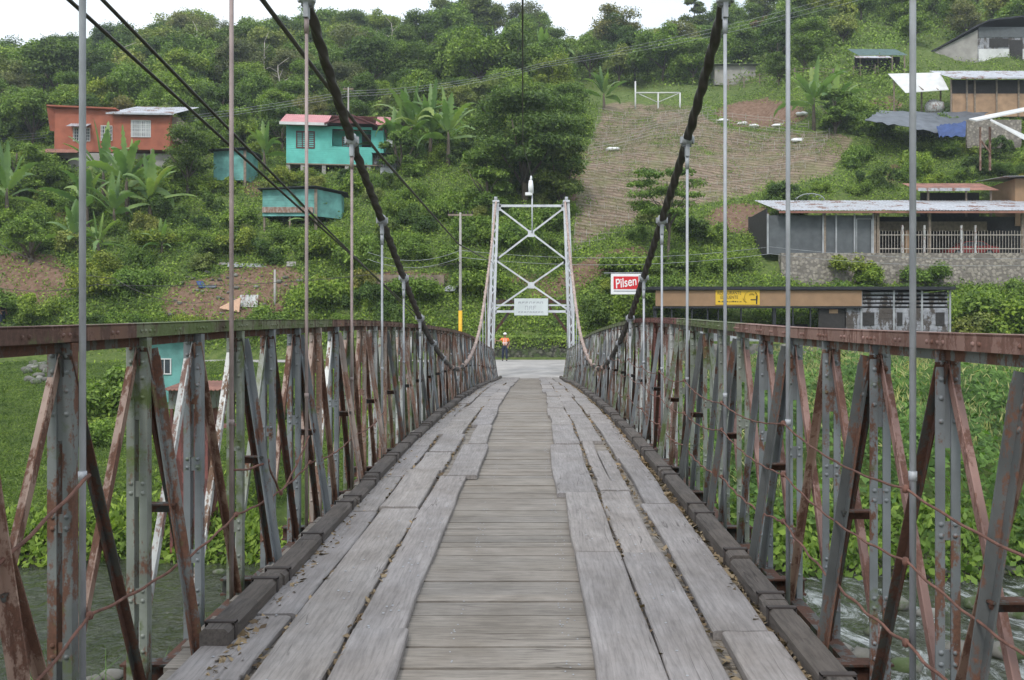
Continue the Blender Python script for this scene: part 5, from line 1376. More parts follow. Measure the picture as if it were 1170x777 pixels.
# ---- debris on the left slope
def debris():
    def plate(px, py, w, h_, mat, label, cat, tilt=.5, yaw=0, name='sheet', dm=60):
        q = hit(px, py, dm); mb = MB(); mb.box(-w/2,w/2,-.03,.03,0,h_); o = mb.build(name, M[mat], None, q-Vector((0,.1,0))); o.rotation_euler = (-tilt, 0, yaw); tag(o, label, cat); return o
    plate(284, 352, 1.35, .95, 'pale', 'pale square sheet lying on the debris slope', 'sheet', .3)
    q = hit(266, 356, 60); mb = MB(); mb.add([(-.9,0,.2),(.55,-.1,-.1),(.6,.1,1.0),(-.9,.08,.28),(.55,0,-.1),(.6,.2,1.0)], [(0,1,2),(3,5,4),(0,3,4,1),(1,4,5,2),(2,5,3,0)]); tag(mb.build('panel', M['peach'], None, q-Vector((0,.2,0))), 'peach pointed panel on the debris slope beside the pale sheet', 'panel')
    plate(320, 363, .45, .75, 'red', 'red board standing at the foot of the short grey pole', 'board', .1, .2, 'board')
    plate(232, 330, .5, .8, 'tarpblue', 'blue torn sheet left on the debris slope, nearer the left', 'sheet', .9, .7)
    plate(240, 329, 1.0, .3, 'tarp', 'grey blue strip beside the torn blue sheet', 'sheet', .8, -.3)
    plate(283, 306, 3.0, .45, 'zinc_dull', 'long grey zinc strip at the top of the debris slope', 'sheet', .9, .1)
    plate(260, 303, 1.6, .3, 'pale', 'pale strip left of the long grey zinc strip', 'sheet', .9, -.1)
    plate(333, 305, .7, .5, 'concrete', 'broken concrete lump at the upper right of the debris slope', 'rubble', .7, .2)
    plate(508, 333, 1.7, .9, 'zinc', 'bent grey metal sheet on the bank left of the tower', 'sheet', 1.0, -.4)
    plate(488, 331, .6, .6, 'signwhite', 'white crumpled sheet left of the bent metal sheet', 'sheet', .6, .3)
    r = random.Random(8)
    for i in range(46):
        px = r.uniform(190, 345); py = r.uniform(312, 364); q = hit(px, py, 60); s = r.uniform(.08,.28)
        mb = MB(); mb.blob((0,0,s*.3), s, s*.8, s*.6, i, 6, 4, .3)
        tag(mb.build('stone', M['rock'], None, q), 'stone lying in the brown debris on the left slope', 'stone', 'stones on the debris slope')
    # low retaining wall with round openings
    q = hit(472, 325, 58); d = q.y; p = P(425, 325, d-.4); k = d/1000
    mb = MB(); mb.box(0, 82*k, 0, .5, -1, .72); tag(mb.build('low_wall', M['stained'], None, p), 'low brown stained wall on the bank left of the pole with the yellow foot', 'wall')
    # wall behind the far road
    mb = MB(); p = P(560, 413, 61.0)
    mb.box(P(530,400,61).x, P(668,400,61).x, 61.0, 61.5, -.2, 1.78); tag(mb.build('roadside_wall', M['wall_moss']), 'dark mossy wall along the far side of the road behind the worker', 'wall')
    # stones piled on the left bank
    r = random.Random(6)
    for i in range(26):
        px = r.uniform(30, 62); py = r.uniform(417, 440); q = hit(px, py, 30); s = r.uniform(.16,.3)
        mb = MB(); mb.blob((0,0,.1), s, s*.8, s*.7, i+60, 7, 5, .2); tag(mb.build('stone', M['rock'], None, q), 'pale stone in the heap on the left river bank', 'stone', 'stones heaped on the left bank')
    # boulders in the water
    for i, (px, py, s) in enumerate([(128,770,.28),(105,776,.25),(150,778,.2),(1160,600,.5),(1105,588,.35),(1080,655,.4),(1150,650,.45),(1120,690,.5),(1165,700,.4),(1060,700,.35),(1020,690,.5),(1095,740,.4),(1150,745,.45),(1035,760,.4),(985,745,.3),(1015,650,.3),(218,650,.25),(250,652,.22),(330,648,.3),(960,740,.3),(1000,720,.3)]):
        b = (388.5-py)/1000; d = 5.6/(-b); q = P(px, py, d); 
        s *= .72
        mb = MB(); mb.blob((0,0,0), s, s*.8, s*.55, i+200, 9, 6, .18)
        tag(mb.build('boulder', M['rock'], None, (q.x, d, -4.0+s*.15)), ('pale boulder at the near edge of the river, bottom left' if px < 160 else 'boulder at the foot of the green left bank' if px < 400 else 'pale boulder in the white rapids beyond the right railing'), 'boulder', 'boulders bottom left' if px < 160 else 'boulders along the left bank' if px < 400 else 'boulders in the rapids')
debris()
# ================================================================== vegetation
def crown_arrays(seed, R, H, n_cl, leaves, leaf, flat=.75, base=.0, spread=1., hang=0.):
    r = np.random.default_rng(seed)
    C = []; N = []; Sz = []
    for i in range(n_cl):
        th = r.uniform(0, 2*math.pi); u = r.random()**.5
        zf = r.uniform(0, 1); rad = R*spread*u*math.sqrt(max(.05, 1-(zf*1.0-.35)**2*1.2))*.78
        c = np.array([rad*math.cos(th), rad*math.sin(th), base + H*(.12+.76*zf)])
        rc = R*r.uniform(.26,.44)
        m = leaves//n_cl
        v = unit(r.normal(size=(m,3))); v[:,2] = np.where(v[:,2] < -.25, -v[:,2], v[:,2])
        rr = rc*(r.random(m)**.33)*(1+.15*r.normal(size=m))
        p = c + v*rr[:,None]*np.array([1,1,flat])
        if hang: p[:,2] -= hang*r.random(m)
        C.append(p); n_ = unit(v*.8 + r.normal(size=(m,3))*.55 + np.array([0,0,.45])); N.append(n_); Sz.append(leaf*r.uniform(.6,1.35,m))
    return np.concatenate(C), np.concatenate(N), np.concatenate(Sz), r
def crown_mesh(seed, R, H, n_cl, leaves, leaf, mat, **kw):
    C, N, Sz, r = crown_arrays(seed, R, H, n_cl, leaves, leaf, **kw)
    return np_mesh('crown', leaf_quads(C, N, Sz, .55, r), 4, mat)
def trunk_mesh(seed, R, H, base, r0=.2, mat='bark', limbs=6, low=.0):
    r = random.Random(seed); mb = MB()
    x, y = 0, 0; pts = [(0,0,-1.5)]
    for k in range(1, 6): x += r.uniform(-.12,.12)*R*.3; y += r.uniform(-.12,.12)*R*.3; pts.append((x,y,(base+H*.7)*k/5))
    mb.tube(pts, [r0*(1-.13*k) for k in range(6)], 7)
    for i in range(limbs):
        th = 2*math.pi*i/limbs+r.uniform(-.4,.4); z0 = base*(.7+.3*r.random())+H*.1*r.random(); a = Vector((x*.5,y*.5,z0))
        b_ = Vector((math.cos(th)*R*.35, math.sin(th)*R*.35, base+H*.3)); c = Vector((math.cos(th)*R*.7, math.sin(th)*R*.7, base+H*(.35+.3*r.random())))
        mb.tube([a, b_, c], [r0*.5, r0*.32, r0*.1], 5)
    return mb.mesh('trunk', M[mat])
# protected picture areas (houses etc. must stay visible)
PROT = [(52,207,112,172,85),(318,446,126,190,84),(296,384,210,262,72),(244,284,172,200,81),(1055,1175,18,80,115),(1020,1175,80,128,95),(985,1130,126,160,86),
        (1108,1175,118,178,79),(868,1175,228,326,70),(1040,1140,208,226,76),(970,1038,54,80,111),(740,1090,322,400,57),(720,782,92,128,104),(665,940,125,286,66),(500,540,240,390,56),(560,655,330,415,58),(820,862,44,66,127)]
def blocked(x, d, zb, R, H, near=True):
    a = proj(x, d, zb); b_ = proj(x, d, zb+H*.97); rp = R*1000/d*.85
    for (u0, u1, v0, v1, dd) in PROT:
        if d < dd+7 and a[0]+rp > u0 and a[0]-rp < u1 and a[1] > v0 and b_[1] < v1: return True
    return False
TREE = []
for i, (mk, R, H, ncl, lv, lf) in enumerate([('leaf_mid',4.2,5.6,30,10000,.19),('leaf_mid',3.8,5.0,26,9000,.18),('leaf_dark',4.0,5.6,28,10000,.17),('leaf_pale',4.0,5.0,26,9000,.19),
        ('leaf_olive',3.8,5.4,22,7600,.16),('leaf_mid',4.6,4.8,30,10500,.2),('leaf_dark',3.4,6.6,24,9000,.16),('leaf_pale',3.2,4.4,18,7000,.18)]):
    TREE.append((crown_mesh(100+i, R, H, ncl, lv, lf, M[mk], base=1.9, flat=1.0), trunk_mesh(i, R, H, 1.9), R, H+1.9, mk))
KIND = {'leaf_mid':'mid green leafy tree','leaf_dark':'dark green dense tree','leaf_pale':'pale yellowish green tree','leaf_olive':'dull olive thin tree'}
def put_tree(i, x, d, s, label, group, rz=None, sz=1., name='hillside_tree', cat='tree'):
    cm, tm, R, H, mk = TREE[i]
    z = T(x, d)-.25
    h = empty(name, (x, d, z), rnd.uniform(0,6.28) if rz is None else rz, label, cat, group); h.scale = (s, s, s*sz)
    link('crown', cm, h); link('trunk', tm, h); return h
def HZ(u):
    for lim, t_ in ((50,'at the left edge'),(210,'above the orange house'),(310,'between the two hillside houses'),(450,'above the turquoise house'),(530,'above the banana clump'),(680,'above the tower'),(800,'above the terraced plot'),(960,'above the field fence'),(1050,'left of the barn')):
        if u < lim: return t_
    return 'above the barn'
# forest, back rows first
r = random.Random(77); placed = []; cnt = 0; tries = 0
while cnt < 292 and tries < 60000:
    tries += 1
    d = 90 + 96*r.random()**.8; u = r.uniform(-60, 1230); x = (u-605)/1000*d
    z = T(x, d); px, py = proj(x, d, z)
    if 655 < px < 965 and py > 100: continue
    if px > 830 and py > 92 and d < 112: continue
    if px > 990 and py > 50 and d < 122: continue
    sp = 3.4 + (d-90)*.032
    i = r.choices(range(8), [5,4,4,2,2,3,3,2])[0]; s = r.uniform(.75,1.2) if d > 118 else r.uniform(.5,.85)
    if u > 780: s *= .8
    _, _, R, H, mk = TREE[i]
    if any((x-a)**2+(d-b_)**2 < sp*sp for a, b_ in placed): continue
    if blocked(x, d, z, R*s, H*s): continue
    if d > 158 and (px < 60 or 620 < px < 800): s *= .75
    placed.append((x, d)); cnt += 1
    reg = 'left of the tower' if u < 560 else ('above the tower' if u < 700 else 'on the right above the terraced plot')
    put_tree(i, x, d, s, '%s %s %s' % (KIND[mk], 'on the skyline' if d > 160 else 'high in the wood' if d > 138 else 'halfway up the wood' if d > 115 else 'low in the wood', HZ(u)), 'trees of the hillside wood')
# nearer single trees
def own_tree(px, py, d, R, H, base, mk, leaves, leaf, ncl, label, seed, r0=.2, dark=None, flat=.75, name='tree', limbs=6, spread=1.):
    k_ = 1.
    if py > 60: p = hit(px, py, 62); k_ = p.y/d; d = p.y; z = p.z
    else: p = P(px, py, d); z = T(p.x, d)
    R, H, base, leaf = R*k_, H*k_, base*k_, leaf*.8
    leaves = int(leaves*1.3)
    h = empty(name, (p.x, d, z), 0, label, 'tree' if name != 'bush' else 'bush')
    link('crown', crown_mesh(seed, R, H, ncl, leaves, leaf, M[mk], base=base, flat=flat, spread=spread), h); link('trunk', trunk_mesh(seed, R, H, base, r0, limbs=limbs), h); return h
own_tree(600, 232, 74, 5.0, 8.2, 1.3, 'leaf_dark', 26000, .17, 46, 'large dark spreading tree standing behind the top of the tower', 301, .32, flat=.6)
own_tree(556, 240, 73, 2.4, 4.5, .6, 'leaf_mid', 7000, .16, 18, 'green bushy tree at the left foot of the large dark tree', 302)
own_tree(641, 238, 75, 2.6, 5.6, .4, 'leaf_dark', 8000, .16, 20, 'dark green tree at the right side of the large dark tree', 303)
own_tree(765, 300, 65.5, 3.3, 4.4, 3.0, 'leaf_mid', 5200, .15, 20, 'open layered tree on the slope right of the tower below the terraced plot', 304, .14, flat=.3, limbs=9)
own_tree(215, 225, 70, 2.5, 4.3, 1.2, 'leaf_dark', 9000, .13, 22, 'round dark green tree between the orange house and the hidden turquoise hut', 305, .16)
own_tree(20, 230, 75, 2.6, 5.0, .6, 'leaf_mid', 8000, .15, 20, 'leafy green tree at the left edge below the orange house', 306)
own_tree(35, 300, 66, 1.9, 3.0, .3, 'leaf_mid', 5200, .12, 14, 'yellow green bush tree at the left edge above the brown slope', 307)
own_tree(955, 152, 92, 2.4, 4.2, .5, 'leaf_mid', 6000, .17, 16, 'green bush tree beside the banana plants at the top of the terraced plot', 308)
own_tree(550, 22, 168, 5.0, 11, 1, 'leaf_dark', 9000, .3, 26, 'tall dark tree standing out on the skyline above the tower', 309)
own_tree(530, 20, 170, 4.0, 9, 1, 'leaf_dark', 8000, .3, 20, 'dark skyline tree left of the tallest one above the tower', 310)
own_tree(700, 85, 118, 4.0, 8, 2, 'leaf_olive', 7000, .24, 22, 'dull brownish green tree above the left corner of the terraced plot', 311)
own_tree(725, 92, 113, 3.4, 6, 1, 'leaf_dark', 7000, .22, 20, 'dark tree just behind the white frame on the plot', 312)
own_tree(868, 62, 124, 2.4, 4.6, .5, 'leaf_brown', 4000, .2, 12, 'dry brown bush tree beside the pale hut', 313)
own_tree(270, 30, 150, 3.4, 6, 2, 'leaf_brown', 4500, .24, 16, 'tree with brownish dry crown high on the left hillside', 314)
own_tree(795, 15, 172, 3.0, 10, 1, 'leaf_dark', 6000, .26, 18, 'narrow dark tree on the skyline right of the main cable', 315)
own_tree(460, 200, 80, 2.2, 3.6, .4, 'leaf_mid', 5500, .15, 14, 'green bush tree under the banana plants beside the turquoise house', 316)
own_tree(905, 275, 68.5, 1.9, 3.4, .2, 'leaf_dark', 5000, .13, 12, 'dark bush against the left end of the long shed', 317)
# dead trunks
for i, (px, py, ht, d) in enumerate(((222,100,9,105),(300,112,8,100),(137,110,7,104),(447,80,8,125),(322,118,5,99))):
    p = hit(px, py); mb = MB(); rr = random.Random(i); x = 0
    pts = [(0,0,-.5)]
    for k in range(1,7): x += rr.uniform(-.2,.3); pts.append((x, 0, ht*k/6))
    mb.tube(pts, [.16-.02*k for k in range(7)], 6)
    for k in range(6): a = Vector(pts[3+k % 4]); mb.tube([a, a+Vector((rr.uniform(-1.6,1.6), rr.uniform(-.5,.5), rr.uniform(.3,1.4)))], [.06,.02], 5)
    if i == 4: pass
    tag(mb.build('dead_tree', M['palebark'], None, p), ['tall bare pale trunk high on the left hillside near the first long hanger','leaning bare pale trunk left of the turquoise house roof','thin bare trunk above the orange house','bare trunk above the roof of the turquoise house','short bare leaning trunk just left of the turquoise house'][i], 'dead tree')

# ---- bushes on the lower slope
BUSH = []
for i, (mk, R, H, lv, lf) in enumerate([('leaf_mid',1.5,1.5,4500,.085),('undergrowth',1.6,1.2,4500,.085),('leaf_pale',1.3,1.3,3600,.08),('leaf_dark',1.4,1.6,4000,.085),('undergrowth',1.9,1.1,5500,.09)]):
    BUSH.append((crown_mesh(400+i, R, H, 10, lv, lf, M[mk], base=-.25, flat=1.0), mk, R, H))
r = random.Random(55); cnt = 0; tries = 0; placed2 = []
while cnt < 285 and tries < 40000:
    tries += 1
    d = 62.5 + 38*r.random()**1.25; u = r.uniform(-40, 1210); x = (u-605)/1000*d; z = T(x, d); px, py = proj(x, d, z)
    if float(plot_mask(px, py)) > .2 or float(soil_mask(np.array(px), np.array(py), 0)) > .35: continue
    if px > 865 and 69 < d < 78.5: continue
    i = r.choices(range(5), [4,4,2,2,4])[0]; s = r.uniform(.6,1.35)
    if blocked(x, d, z, BUSH[i][2]*s, BUSH[i][3]*s): continue
    if any((x-a)**2+(d-b_)**2 < 1.7 for a, b_ in placed2): continue
    placed2.append((x, d)); cnt += 1
    o = link('bush', BUSH[i][0], None, (x, d, z)); o.rotation_euler = (0,0,r.uniform(0,6.28)); o.scale = (s, s, s*r.uniform(.9,1.5))
    side = 'left' if u < 560 else ('right' if u > 660 else 'middle')
    tag(o, '%s bush %s, %s' % ({'leaf_mid':'green','undergrowth':'bright green','leaf_pale':'pale green','leaf_dark':'dark green'}[BUSH[i][1]], 'at the foot of the slope' if py > 300 else 'halfway up the slope' if py > 215 else 'high on the cleared slope', 'near the left edge' if u < 130 else 'below the orange house' if u < 270 else 'below the turquoise house' if u < 450 else 'left of the tower' if u < 560 else 'behind the tower' if u < 660 else 'right of the tower' if u < 860 else 'around the long shed'), 'bush', 'bushes scattered over the lower slope')
for i, (px, py, d, s, lab) in enumerate(((975,318,69.0,1.3,'dark green bush growing in front of the pale masonry wall, left one'),(990,322,68.7,1.1,'green bush growing in front of the pale masonry wall, just right of the dark one'),
        (1060,322,68.5,1.1,'low green bush before the masonry wall near its right part'),(1125,375,62,2.0,'big rounded green bush right of the roadside bar'),(1150,380,61.5,1.8,'big green bush at the right edge beside the roadside bar'),(1110,385,61,1.5,'smaller green bush directly beside the end of the roadside bar'))):
    o = link('bush', BUSH[(0,1,4,1,1,2)[i]][0], None, P(px,py,d)); o.scale = (s,s,s); o.rotation_euler = (0,0,i); tag(o, lab, 'bush')

# ---- banana plants
def banana_mesh(seed, n=9, L=3.4, Wd=.30, stem=1.9):
    r = random.Random(seed); st = MB()
    st.tube([(0,0,-.6),(.03,0,stem*.5),(0,.03,stem),(0,0,stem+.5)], [.17,.14,.10,.05], 9)
    leaves = []
    for k in range(n):
        th = k*2.4+r.uniform(-.3,.3); up = (r.uniform(.1,.8) if k < 4 else r.uniform(.75,1.4)) if k < n-2 else 1.5; l = L*r.uniform(.8,1.1); w = Wd*r.uniform(.85,1.2)
        droop = r.uniform(.5,1.3) if up < 1.3 else .15
        mb = MB(); vs = []; fs = []; N_ = 20; tw = r.uniform(-.7,.7)
        p = Vector((0,0,stem*(.8 if k < 4 else 1.)+.2)); ang = up
        hd = Vector((math.cos(th), math.sin(th), 0)); sd = Vector((-math.sin(th), math.cos(th), 0))
        for i in range(N_+1):
            t = i/N_; ang = up - droop*t*t*1.6
            dvec = hd*math.cos(ang)+Vector((0,0,1))*math.sin(ang)
            if i: p = p + dvec*(l/N_)
            nrm = (hd*-math.sin(ang)+Vector((0,0,1))*math.cos(ang))
            wl = 0.02 if t < .12 else w*math.sin(math.pi*min(1,(t-.1)/.9)**.75)**.6
            jag = 1 if i % 2 else r.uniform(.45,.9)
            sdd = (sd*math.cos(tw)+nrm*math.sin(tw))
            nn = (nrm*math.cos(tw)-sd*math.sin(tw))
            vs += [p - sdd*wl*jag - nn*wl*.35, p, p + sdd*wl*jag - nn*wl*.35]
        for i in range(N_):
            a = 3*i; b_ = a+3; fs += [(a,a+1,b_+1,b_),(a+1,a+2,b_+2,b_+1)]
        mb.add(vs, fs, True); leaves.append(mb.mesh('leaf', M['banana']))
    return st.mesh('stem', M['bark']), leaves
BAN = [banana_mesh(1,13), banana_mesh(2,14,3.7,.33,2.1), banana_mesh(3,12,3.1,.30,1.5), banana_mesh(4,10,2.5,.28,.6)]
def banana(i, px, py, d, s, label, rz=0):
    p = hit(px, py, 62); s *= p.y/d; h = empty('banana_plant', p, rz, label, 'banana plant'); h.scale = (s,)*3
    st, lv = BAN[i]; link('stem', st, h)
    for m in lv: link('leaf', m, h)
ban = [(0,118,240,69,1.25,'tall banana plant directly below the windows of the orange house'),(1,145,250,68,1.2,'tall banana plant right of the one below the orange house windows'),(2,100,262,67,1.1,'lower banana plant left in the clump below the orange house'),
 (2,172,255,68,1.15,'banana plant at the right end of the clump below the orange house'),(3,85,285,65.5,1.15,'small bright banana plant low on the left slope'),(3,112,290,65.5,1.0,'small banana plant low on the left slope, right of the bright one'),(0,8,255,70,1.15,'banana plant cut by the left edge of the photo'),
 (1,470,186,82,1.35,'tall banana plant nearest the roof of the turquoise house'),(0,492,186,81,1.35,'tall banana plant in the middle of the clump by the turquoise house'),(1,512,190,80,1.25,'banana plant at the right end of the clump by the turquoise house'),(2,452,192,82,1.2,'lower banana plant beside the turquoise house annex'),
 (1,930,150,92,1.3,'banana plant at the top right corner of the terraced plot, left one'),(0,955,148,91,1.15,'banana plant at the top right corner of the terraced plot, right one'),(3,352,262,71,1.0,'banana plant beside the small turquoise hut'),(3,185,290,66,.8,'tiny yellowish banana plant low in the left slope'),
 (2,302,195,84,1.0,'banana plant standing left of the turquoise house'),(0,570,110,93,1.3,'banana plant rising behind the large dark tree, left one'),(1,620,105,96,1.3,'banana plant rising behind the large dark tree, right one'),(3,500,175,83,1.1,'short banana plant in front of the clump by the turquoise house'),(2,130,268,66.5,1.0,'banana plant in front of the tall ones below the orange house'),
 (2,690,128,100,1.1,'banana plant at the upper left of the terraced plot')]
for k, (i, px, py, d, s, lab) in enumerate(ban): banana(i, px, py, d, s, lab, k*1.3)

# ---- ground cover (nobody could count it)
def cover(name, n, x, d, size, mat, hgt, keep=None, asp=.5, upn=.5, per=5, spread=.35):
    z = terrain(x, d)
    if keep is not None: x, d, z = x[keep], d[keep], z[keep]
    n = len(x); X = np.repeat(x, per)+rng.normal(0, spread, n*per); D = np.repeat(d, per)+rng.normal(0, spread, n*per)
    Z = terrain(X, D)+np.abs(rng.normal(0, hgt, n*per))
    C = np.stack([X, D, Z], 1); N = unit(np.stack([rng.normal(0,.7,n*per), rng.normal(-.4,.7,n*per), np.full(n*per, upn)], 1))
    V = leaf_quads(C, N, size*rng.uniform(.55,1.4,n*per), asp)
    tag(link(name, np_mesh(name, V, 4, mat)), kind='stuff')
n = 108000; u = rng.uniform(-420, 1420, n); d = 61.8 + 55*rng.random(n)**1.5; x = (u-605)/1000*d; z = terrain(x, d); px, py = proj(x, d, z)
plm = plot_mask(px, py); sm_ = soil_mask(px, py, d)
patch = np.sin(x*.45+1)*np.sin(d*.37+.5)+.5*np.sin(x*1.1+d*.6)
keep = (plm < .05+.6*rng.random(n)**2) & (sm_ < .5+.8*rng.random(n)**2) & ~((px > 868) & (d > 69) & (d < 78)) & ~((x > -8) & (x < 5) & (d < 62.3)) & (patch+.9+.8*rng.random(n) > .2)
cover('undergrowth', n, x, d, .105, M['undergrowth'], .26, keep)
n = 14000; u = rng.uniform(-90, 1260, n); d = 62 + 60*rng.random(n)**1.3; x = (u-605)/1000*d; z = terrain(x, d); px, py = proj(x, d, z)
keep = (plot_mask(px, py) < .05) & (soil_mask(px, py, d) < .7) & ~((px > 868) & (d > 69) & (d < 78)) & ~((x > -8) & (x < 5) & (d < 62.3))
cover('dark_weeds', n, x, d, .10, M['leaf_dark'], .4, keep)
# sparse stalks on the plot
n = 9000; u = rng.uniform(650, 960, n); d = 66+46*rng.random(n); x = (u-605)/1000*d; z = terrain(x, d); px, py = proj(x, d, z)
keep = (plot_mask(px, py) > .5) & (rng.random(n) < np.where(py < 175, .9, .35))
cover('dry_stalks', n, x, d, .16, M['leaf_olive'], .18, keep, .12, .1, 4, .25)
n = 14000; u = rng.uniform(640, 990, n); d = 64+50*rng.random(n); x = (u-605)/1000*d; z = terrain(x, d); px, py = proj(x, d, z)
keep = (plot_mask(px, py) > .1) & (np.sin(x*.55+d*.31)+.7*np.sin(x*1.3-d*.7)+.9*rng.random(n) > np.where(py < 178, .55, 1.45))
cover('plot_weeds', n, x, d, .085, M['undergrowth'], .10, keep, .45, .4, 4, .3)
# forest floor fill
n = 62000; u = rng.uniform(-420, 1420, n); d = 98+92*rng.random(n); x = (u-605)/1000*d; z = terrain(x, d); px, py = proj(x, d, z)
keep = ~((px > 655) & (px < 965) & (py > 98)) & ~((px > 1030) & (py > 50))
cover('forest_undergrowth', n, x, d, .2, M['leaf_mid'], .9, keep, .55, .5, 5, .8)
# the wood goes on beyond both edges of the picture: one far-off mass
def side_wood():
    r2 = np.random.default_rng(5); out = []
    base = [crown_arrays(700+i, 4.3, 6.0, 20, 2600, .3, base=1.6, flat=1.0)[:3] for i in range(3)]
    k = 0
    while k < 190:
        d = r2.uniform(66, 188); u = r2.uniform(-520, -75) if k % 3 else r2.uniform(1245, 1460); x = (u-605)/1000*d; k += 1
        C, N, Z_ = base[k % 3]; sc = r2.uniform(.6, 1.15) if d > 95 else r2.uniform(.3, .6); a = r2.uniform(0, 6.28); ca, sa = math.cos(a), math.sin(a); Rm = np.array([[ca,-sa,0],[sa,ca,0],[0,0,1]])
        out.append(leaf_quads((C@Rm.T)*sc+np.array([x, d, T(x,d)-.3]), N@Rm.T, Z_*max(sc,.6), .55, r2))
    tag(link('far_wood', np_mesh('far_wood', np.concatenate(out), 4, M['leaf_mid'])), kind='stuff')
side_wood()
# grass of the left bank
n = 60000; x = rng.uniform(-34, -3, n); d = 22.6+31*rng.random(n)**1.15
cover('bank_grass', n, x, d, .075, M['grass'], .04, None, .2, .35, 4, .12)
n = 3000; x = rng.uniform(-34, -3, n); d = 22.6+31*rng.random(n); kp = (np.sin(x*.6+d*.3)+np.sin(d*.5-x*.2)+.8*rng.random(n)) > 1.1
cover('bank_clumps', n, x, d, .10, M['undergrowth'], .12, kp, .5, .4, 8, .25)
# taller weeds along the left waterline and in front of the riverside house
n = 2600; x = rng.uniform(-24, -3, n); d = shore_far(x)-.1+1.3*rng.random(n)**1.5
cover('waterline_weeds', n, x, d, .11, M['undergrowth'], .22, None, .4, .4, 5, .2)
for i, (px, py, d, s, lab) in enumerate(((120,450,36,1.25,'loose green shrub on the left bank beside the turquoise riverside house'),(110,500,31,.6,'small loose shrub lower on the left bank'),(262,470,38,.9,'shrub right of the rusty roofed stilt shed'),(330,480,36,.7,'shrub on the left bank near the middle of the bridge'))):
    p = P(px,py,d); o = link('shrub', BUSH[i % 3][0], None, (p.x, d, T(p.x,d))); o.scale=(s,)*3; tag(o, lab, 'shrub')
n = 2600; x = rng.uniform(2, 32, n); d = shore_far(x)+.1+2.6*rng.random(n)
cover('waterline_weeds', n, x, d, .12, M['undergrowth'], .35, None, .5, .4, 6, .2)
n = 700; x = rng.uniform(-4.6, 5.5, n); d = 60.9+.9*rng.random(n)
X_ = np.repeat(x, 8)+rng.normal(0,.2,n*8); D_ = 60.85+.8*rng.random(n*8); Z_ = 1.0+.95*rng.random(n*8)**.5
tag(link('wall_creepers', np_mesh('wall_creepers', leaf_quads(np.stack([X_,D_,Z_],1), unit(np.stack([rng.normal(0,.5,n*8), rng.normal(-.8,.5,n*8), np.full(n*8,.5)],1)), rng.uniform(.06,.14,n*8), .6), 4, M['leaf_mid'])), kind='stuff')
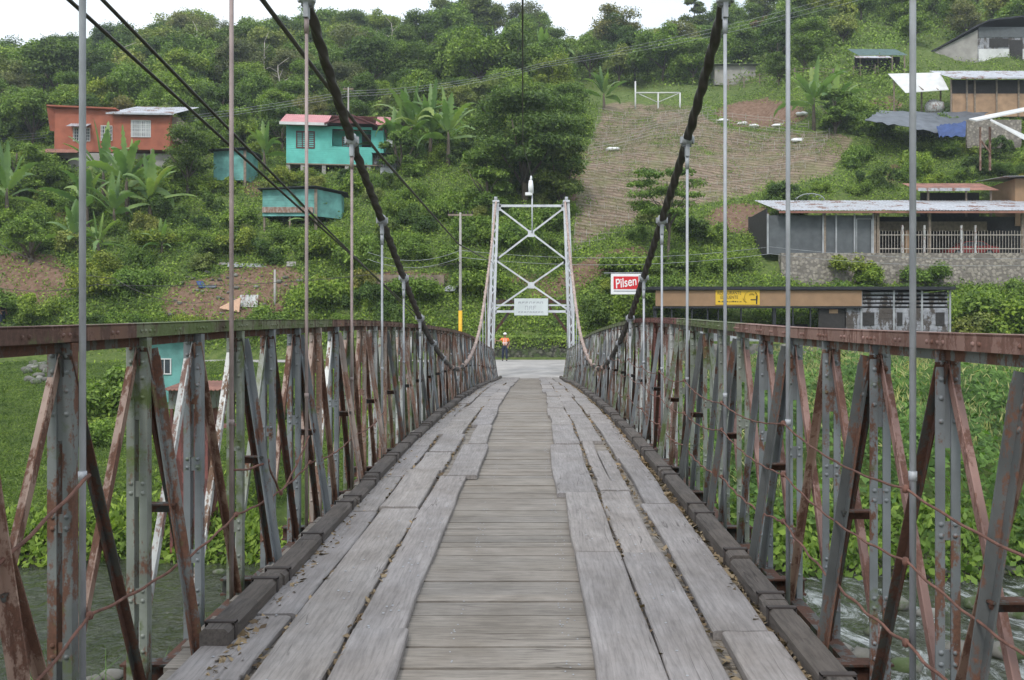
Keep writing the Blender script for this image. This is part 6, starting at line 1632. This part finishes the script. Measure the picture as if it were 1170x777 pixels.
# river bank weeds on the right: broad leaves with pale tassels
n = 6500; x = rng.uniform(4.5, 34, n); d = 22.0+33*rng.random(n)**.8
keep = (d > shore_far(x)+.4) & (rng.random(n) < 1)
def weeds():
    xk, dk = x[keep], d[keep]; m = len(xk); per = 20
    hb = 1.0+.5*np.sin(xk*.7)*np.sin(dk*.6)+.3*rng.random(m); hb *= np.where((xk > 12) | (dk < 30), 1.25, .8)
    fr = rng.random(m*per)**.6; X = np.repeat(xk, per)+rng.normal(0,.28,m*per); D = np.repeat(dk, per)+rng.normal(0,.28,m*per)
    Z = terrain(X, D)+np.repeat(hb, per)*fr*1.25
    C = np.stack([X,D,Z],1); N = unit(np.stack([rng.normal(0,.55,m*per), rng.normal(-.5,.5,m*per), np.full(m*per,.75)],1))
    V = leaf_quads(C, N, rng.uniform(.05,.15,m*per), .55); tag(link('riverside_weeds', np_mesh('riverside_weeds', V, 4, M['weed'])), kind='stuff')
    sel = rng.random(m) < .5; xs_, ds_, hs = xk[sel], dk[sel], hb[sel]; m2 = len(xs_); per = 7
    X = np.repeat(xs_, per)+rng.normal(0,.16,m2*per); D = np.repeat(ds_, per)+rng.normal(0,.16,m2*per); Z = terrain(X, D)+np.repeat(hs, per)*1.25+rng.uniform(-.05,.28,m2*per)
    C = np.stack([X,D,Z],1); N = unit(np.stack([rng.normal(0,1,m2*per), rng.normal(-.8,.3,m2*per), rng.normal(0,.5,m2*per)],1)); T_ = unit(np.stack([rng.normal(0,.8,m2*per), rng.normal(0,.3,m2*per), np.ones(m2*per)],1))
    V = leaf_quads(C, N, rng.uniform(.08,.17,m2*per), .13, T=T_); tag(link('weed_tassels', np_mesh('weed_tassels', V, 4, M['tassel'])), kind='stuff')
weeds()
# reeds on the near bank, lower left corner
mb = MB(); rr = random.Random(3)
V = []
for k in range(150):
    bx = -4.3+rr.uniform(-.7,.6); by = 8.2+rr.uniform(-.8,.8); bz = T(bx, by); th = rr.uniform(0,6.28); L = rr.uniform(.7,1.5); w = .018
    P0 = Vector((bx,by,bz)); prev = None
    for j in range(4):
        t = j/4; t2 = (j+1)/4
        f = lambda q: P0+Vector((math.cos(th)*L*.5*q*q, math.sin(th)*L*.5*q*q, L*(q-.25*q*q)))
        s_ = Vector((-math.sin(th), math.cos(th), 0))*w
        a, b_ = f(t), f(t2); V += [a-s_*(1-t), a+s_*(1-t), b_+s_*(1-t2), b_-s_*(1-t2)]
tag(link('reeds', np_mesh('reeds', np.array([tuple(v) for v in V]), 4, M['weed'])), kind='stuff')

# ---- tell look-alikes apart by their order from the left
ORD = ['leftmost','second','third','fourth','fifth','sixth','seventh','eighth','ninth','tenth','eleventh','twelfth','thirteenth','fourteenth','fifteenth','sixteenth','seventeenth','eighteenth','nineteenth','twentieth']
same = {}
bpy.context.view_layer.update()
for o in bpy.data.objects:
    if o.parent is None and 'label' in o and 'group' in o: same.setdefault(o['label'], []).append(o)
for lab, L in same.items():
    if len(L) < 2: continue
    if lab.startswith('thin '):
        for k, o in enumerate(L): o['label'] = lab + ', ' + (['lowest','middle','highest'] if len(L) == 3 else ['upper','lower'])[k]
        continue
    if lab.startswith('low line of sticks'):
        for k, o in enumerate(L): o['label'] = 'low line of sticks across the plot, %s row from the top' % (['first']+ORD[1:])[min(k, 19)]
        continue
    L.sort(key=lambda o: (lambda w: w[0]/w[1])(o.matrix_world.translation))
    for k, o in enumerate(L): o['label'] = lab + (', rightmost' if k == len(L)-1 else ', leftmost' if k == 0 else ', %s from left' % (ORD[k] if k < 20 else str(k+1)+'th'))
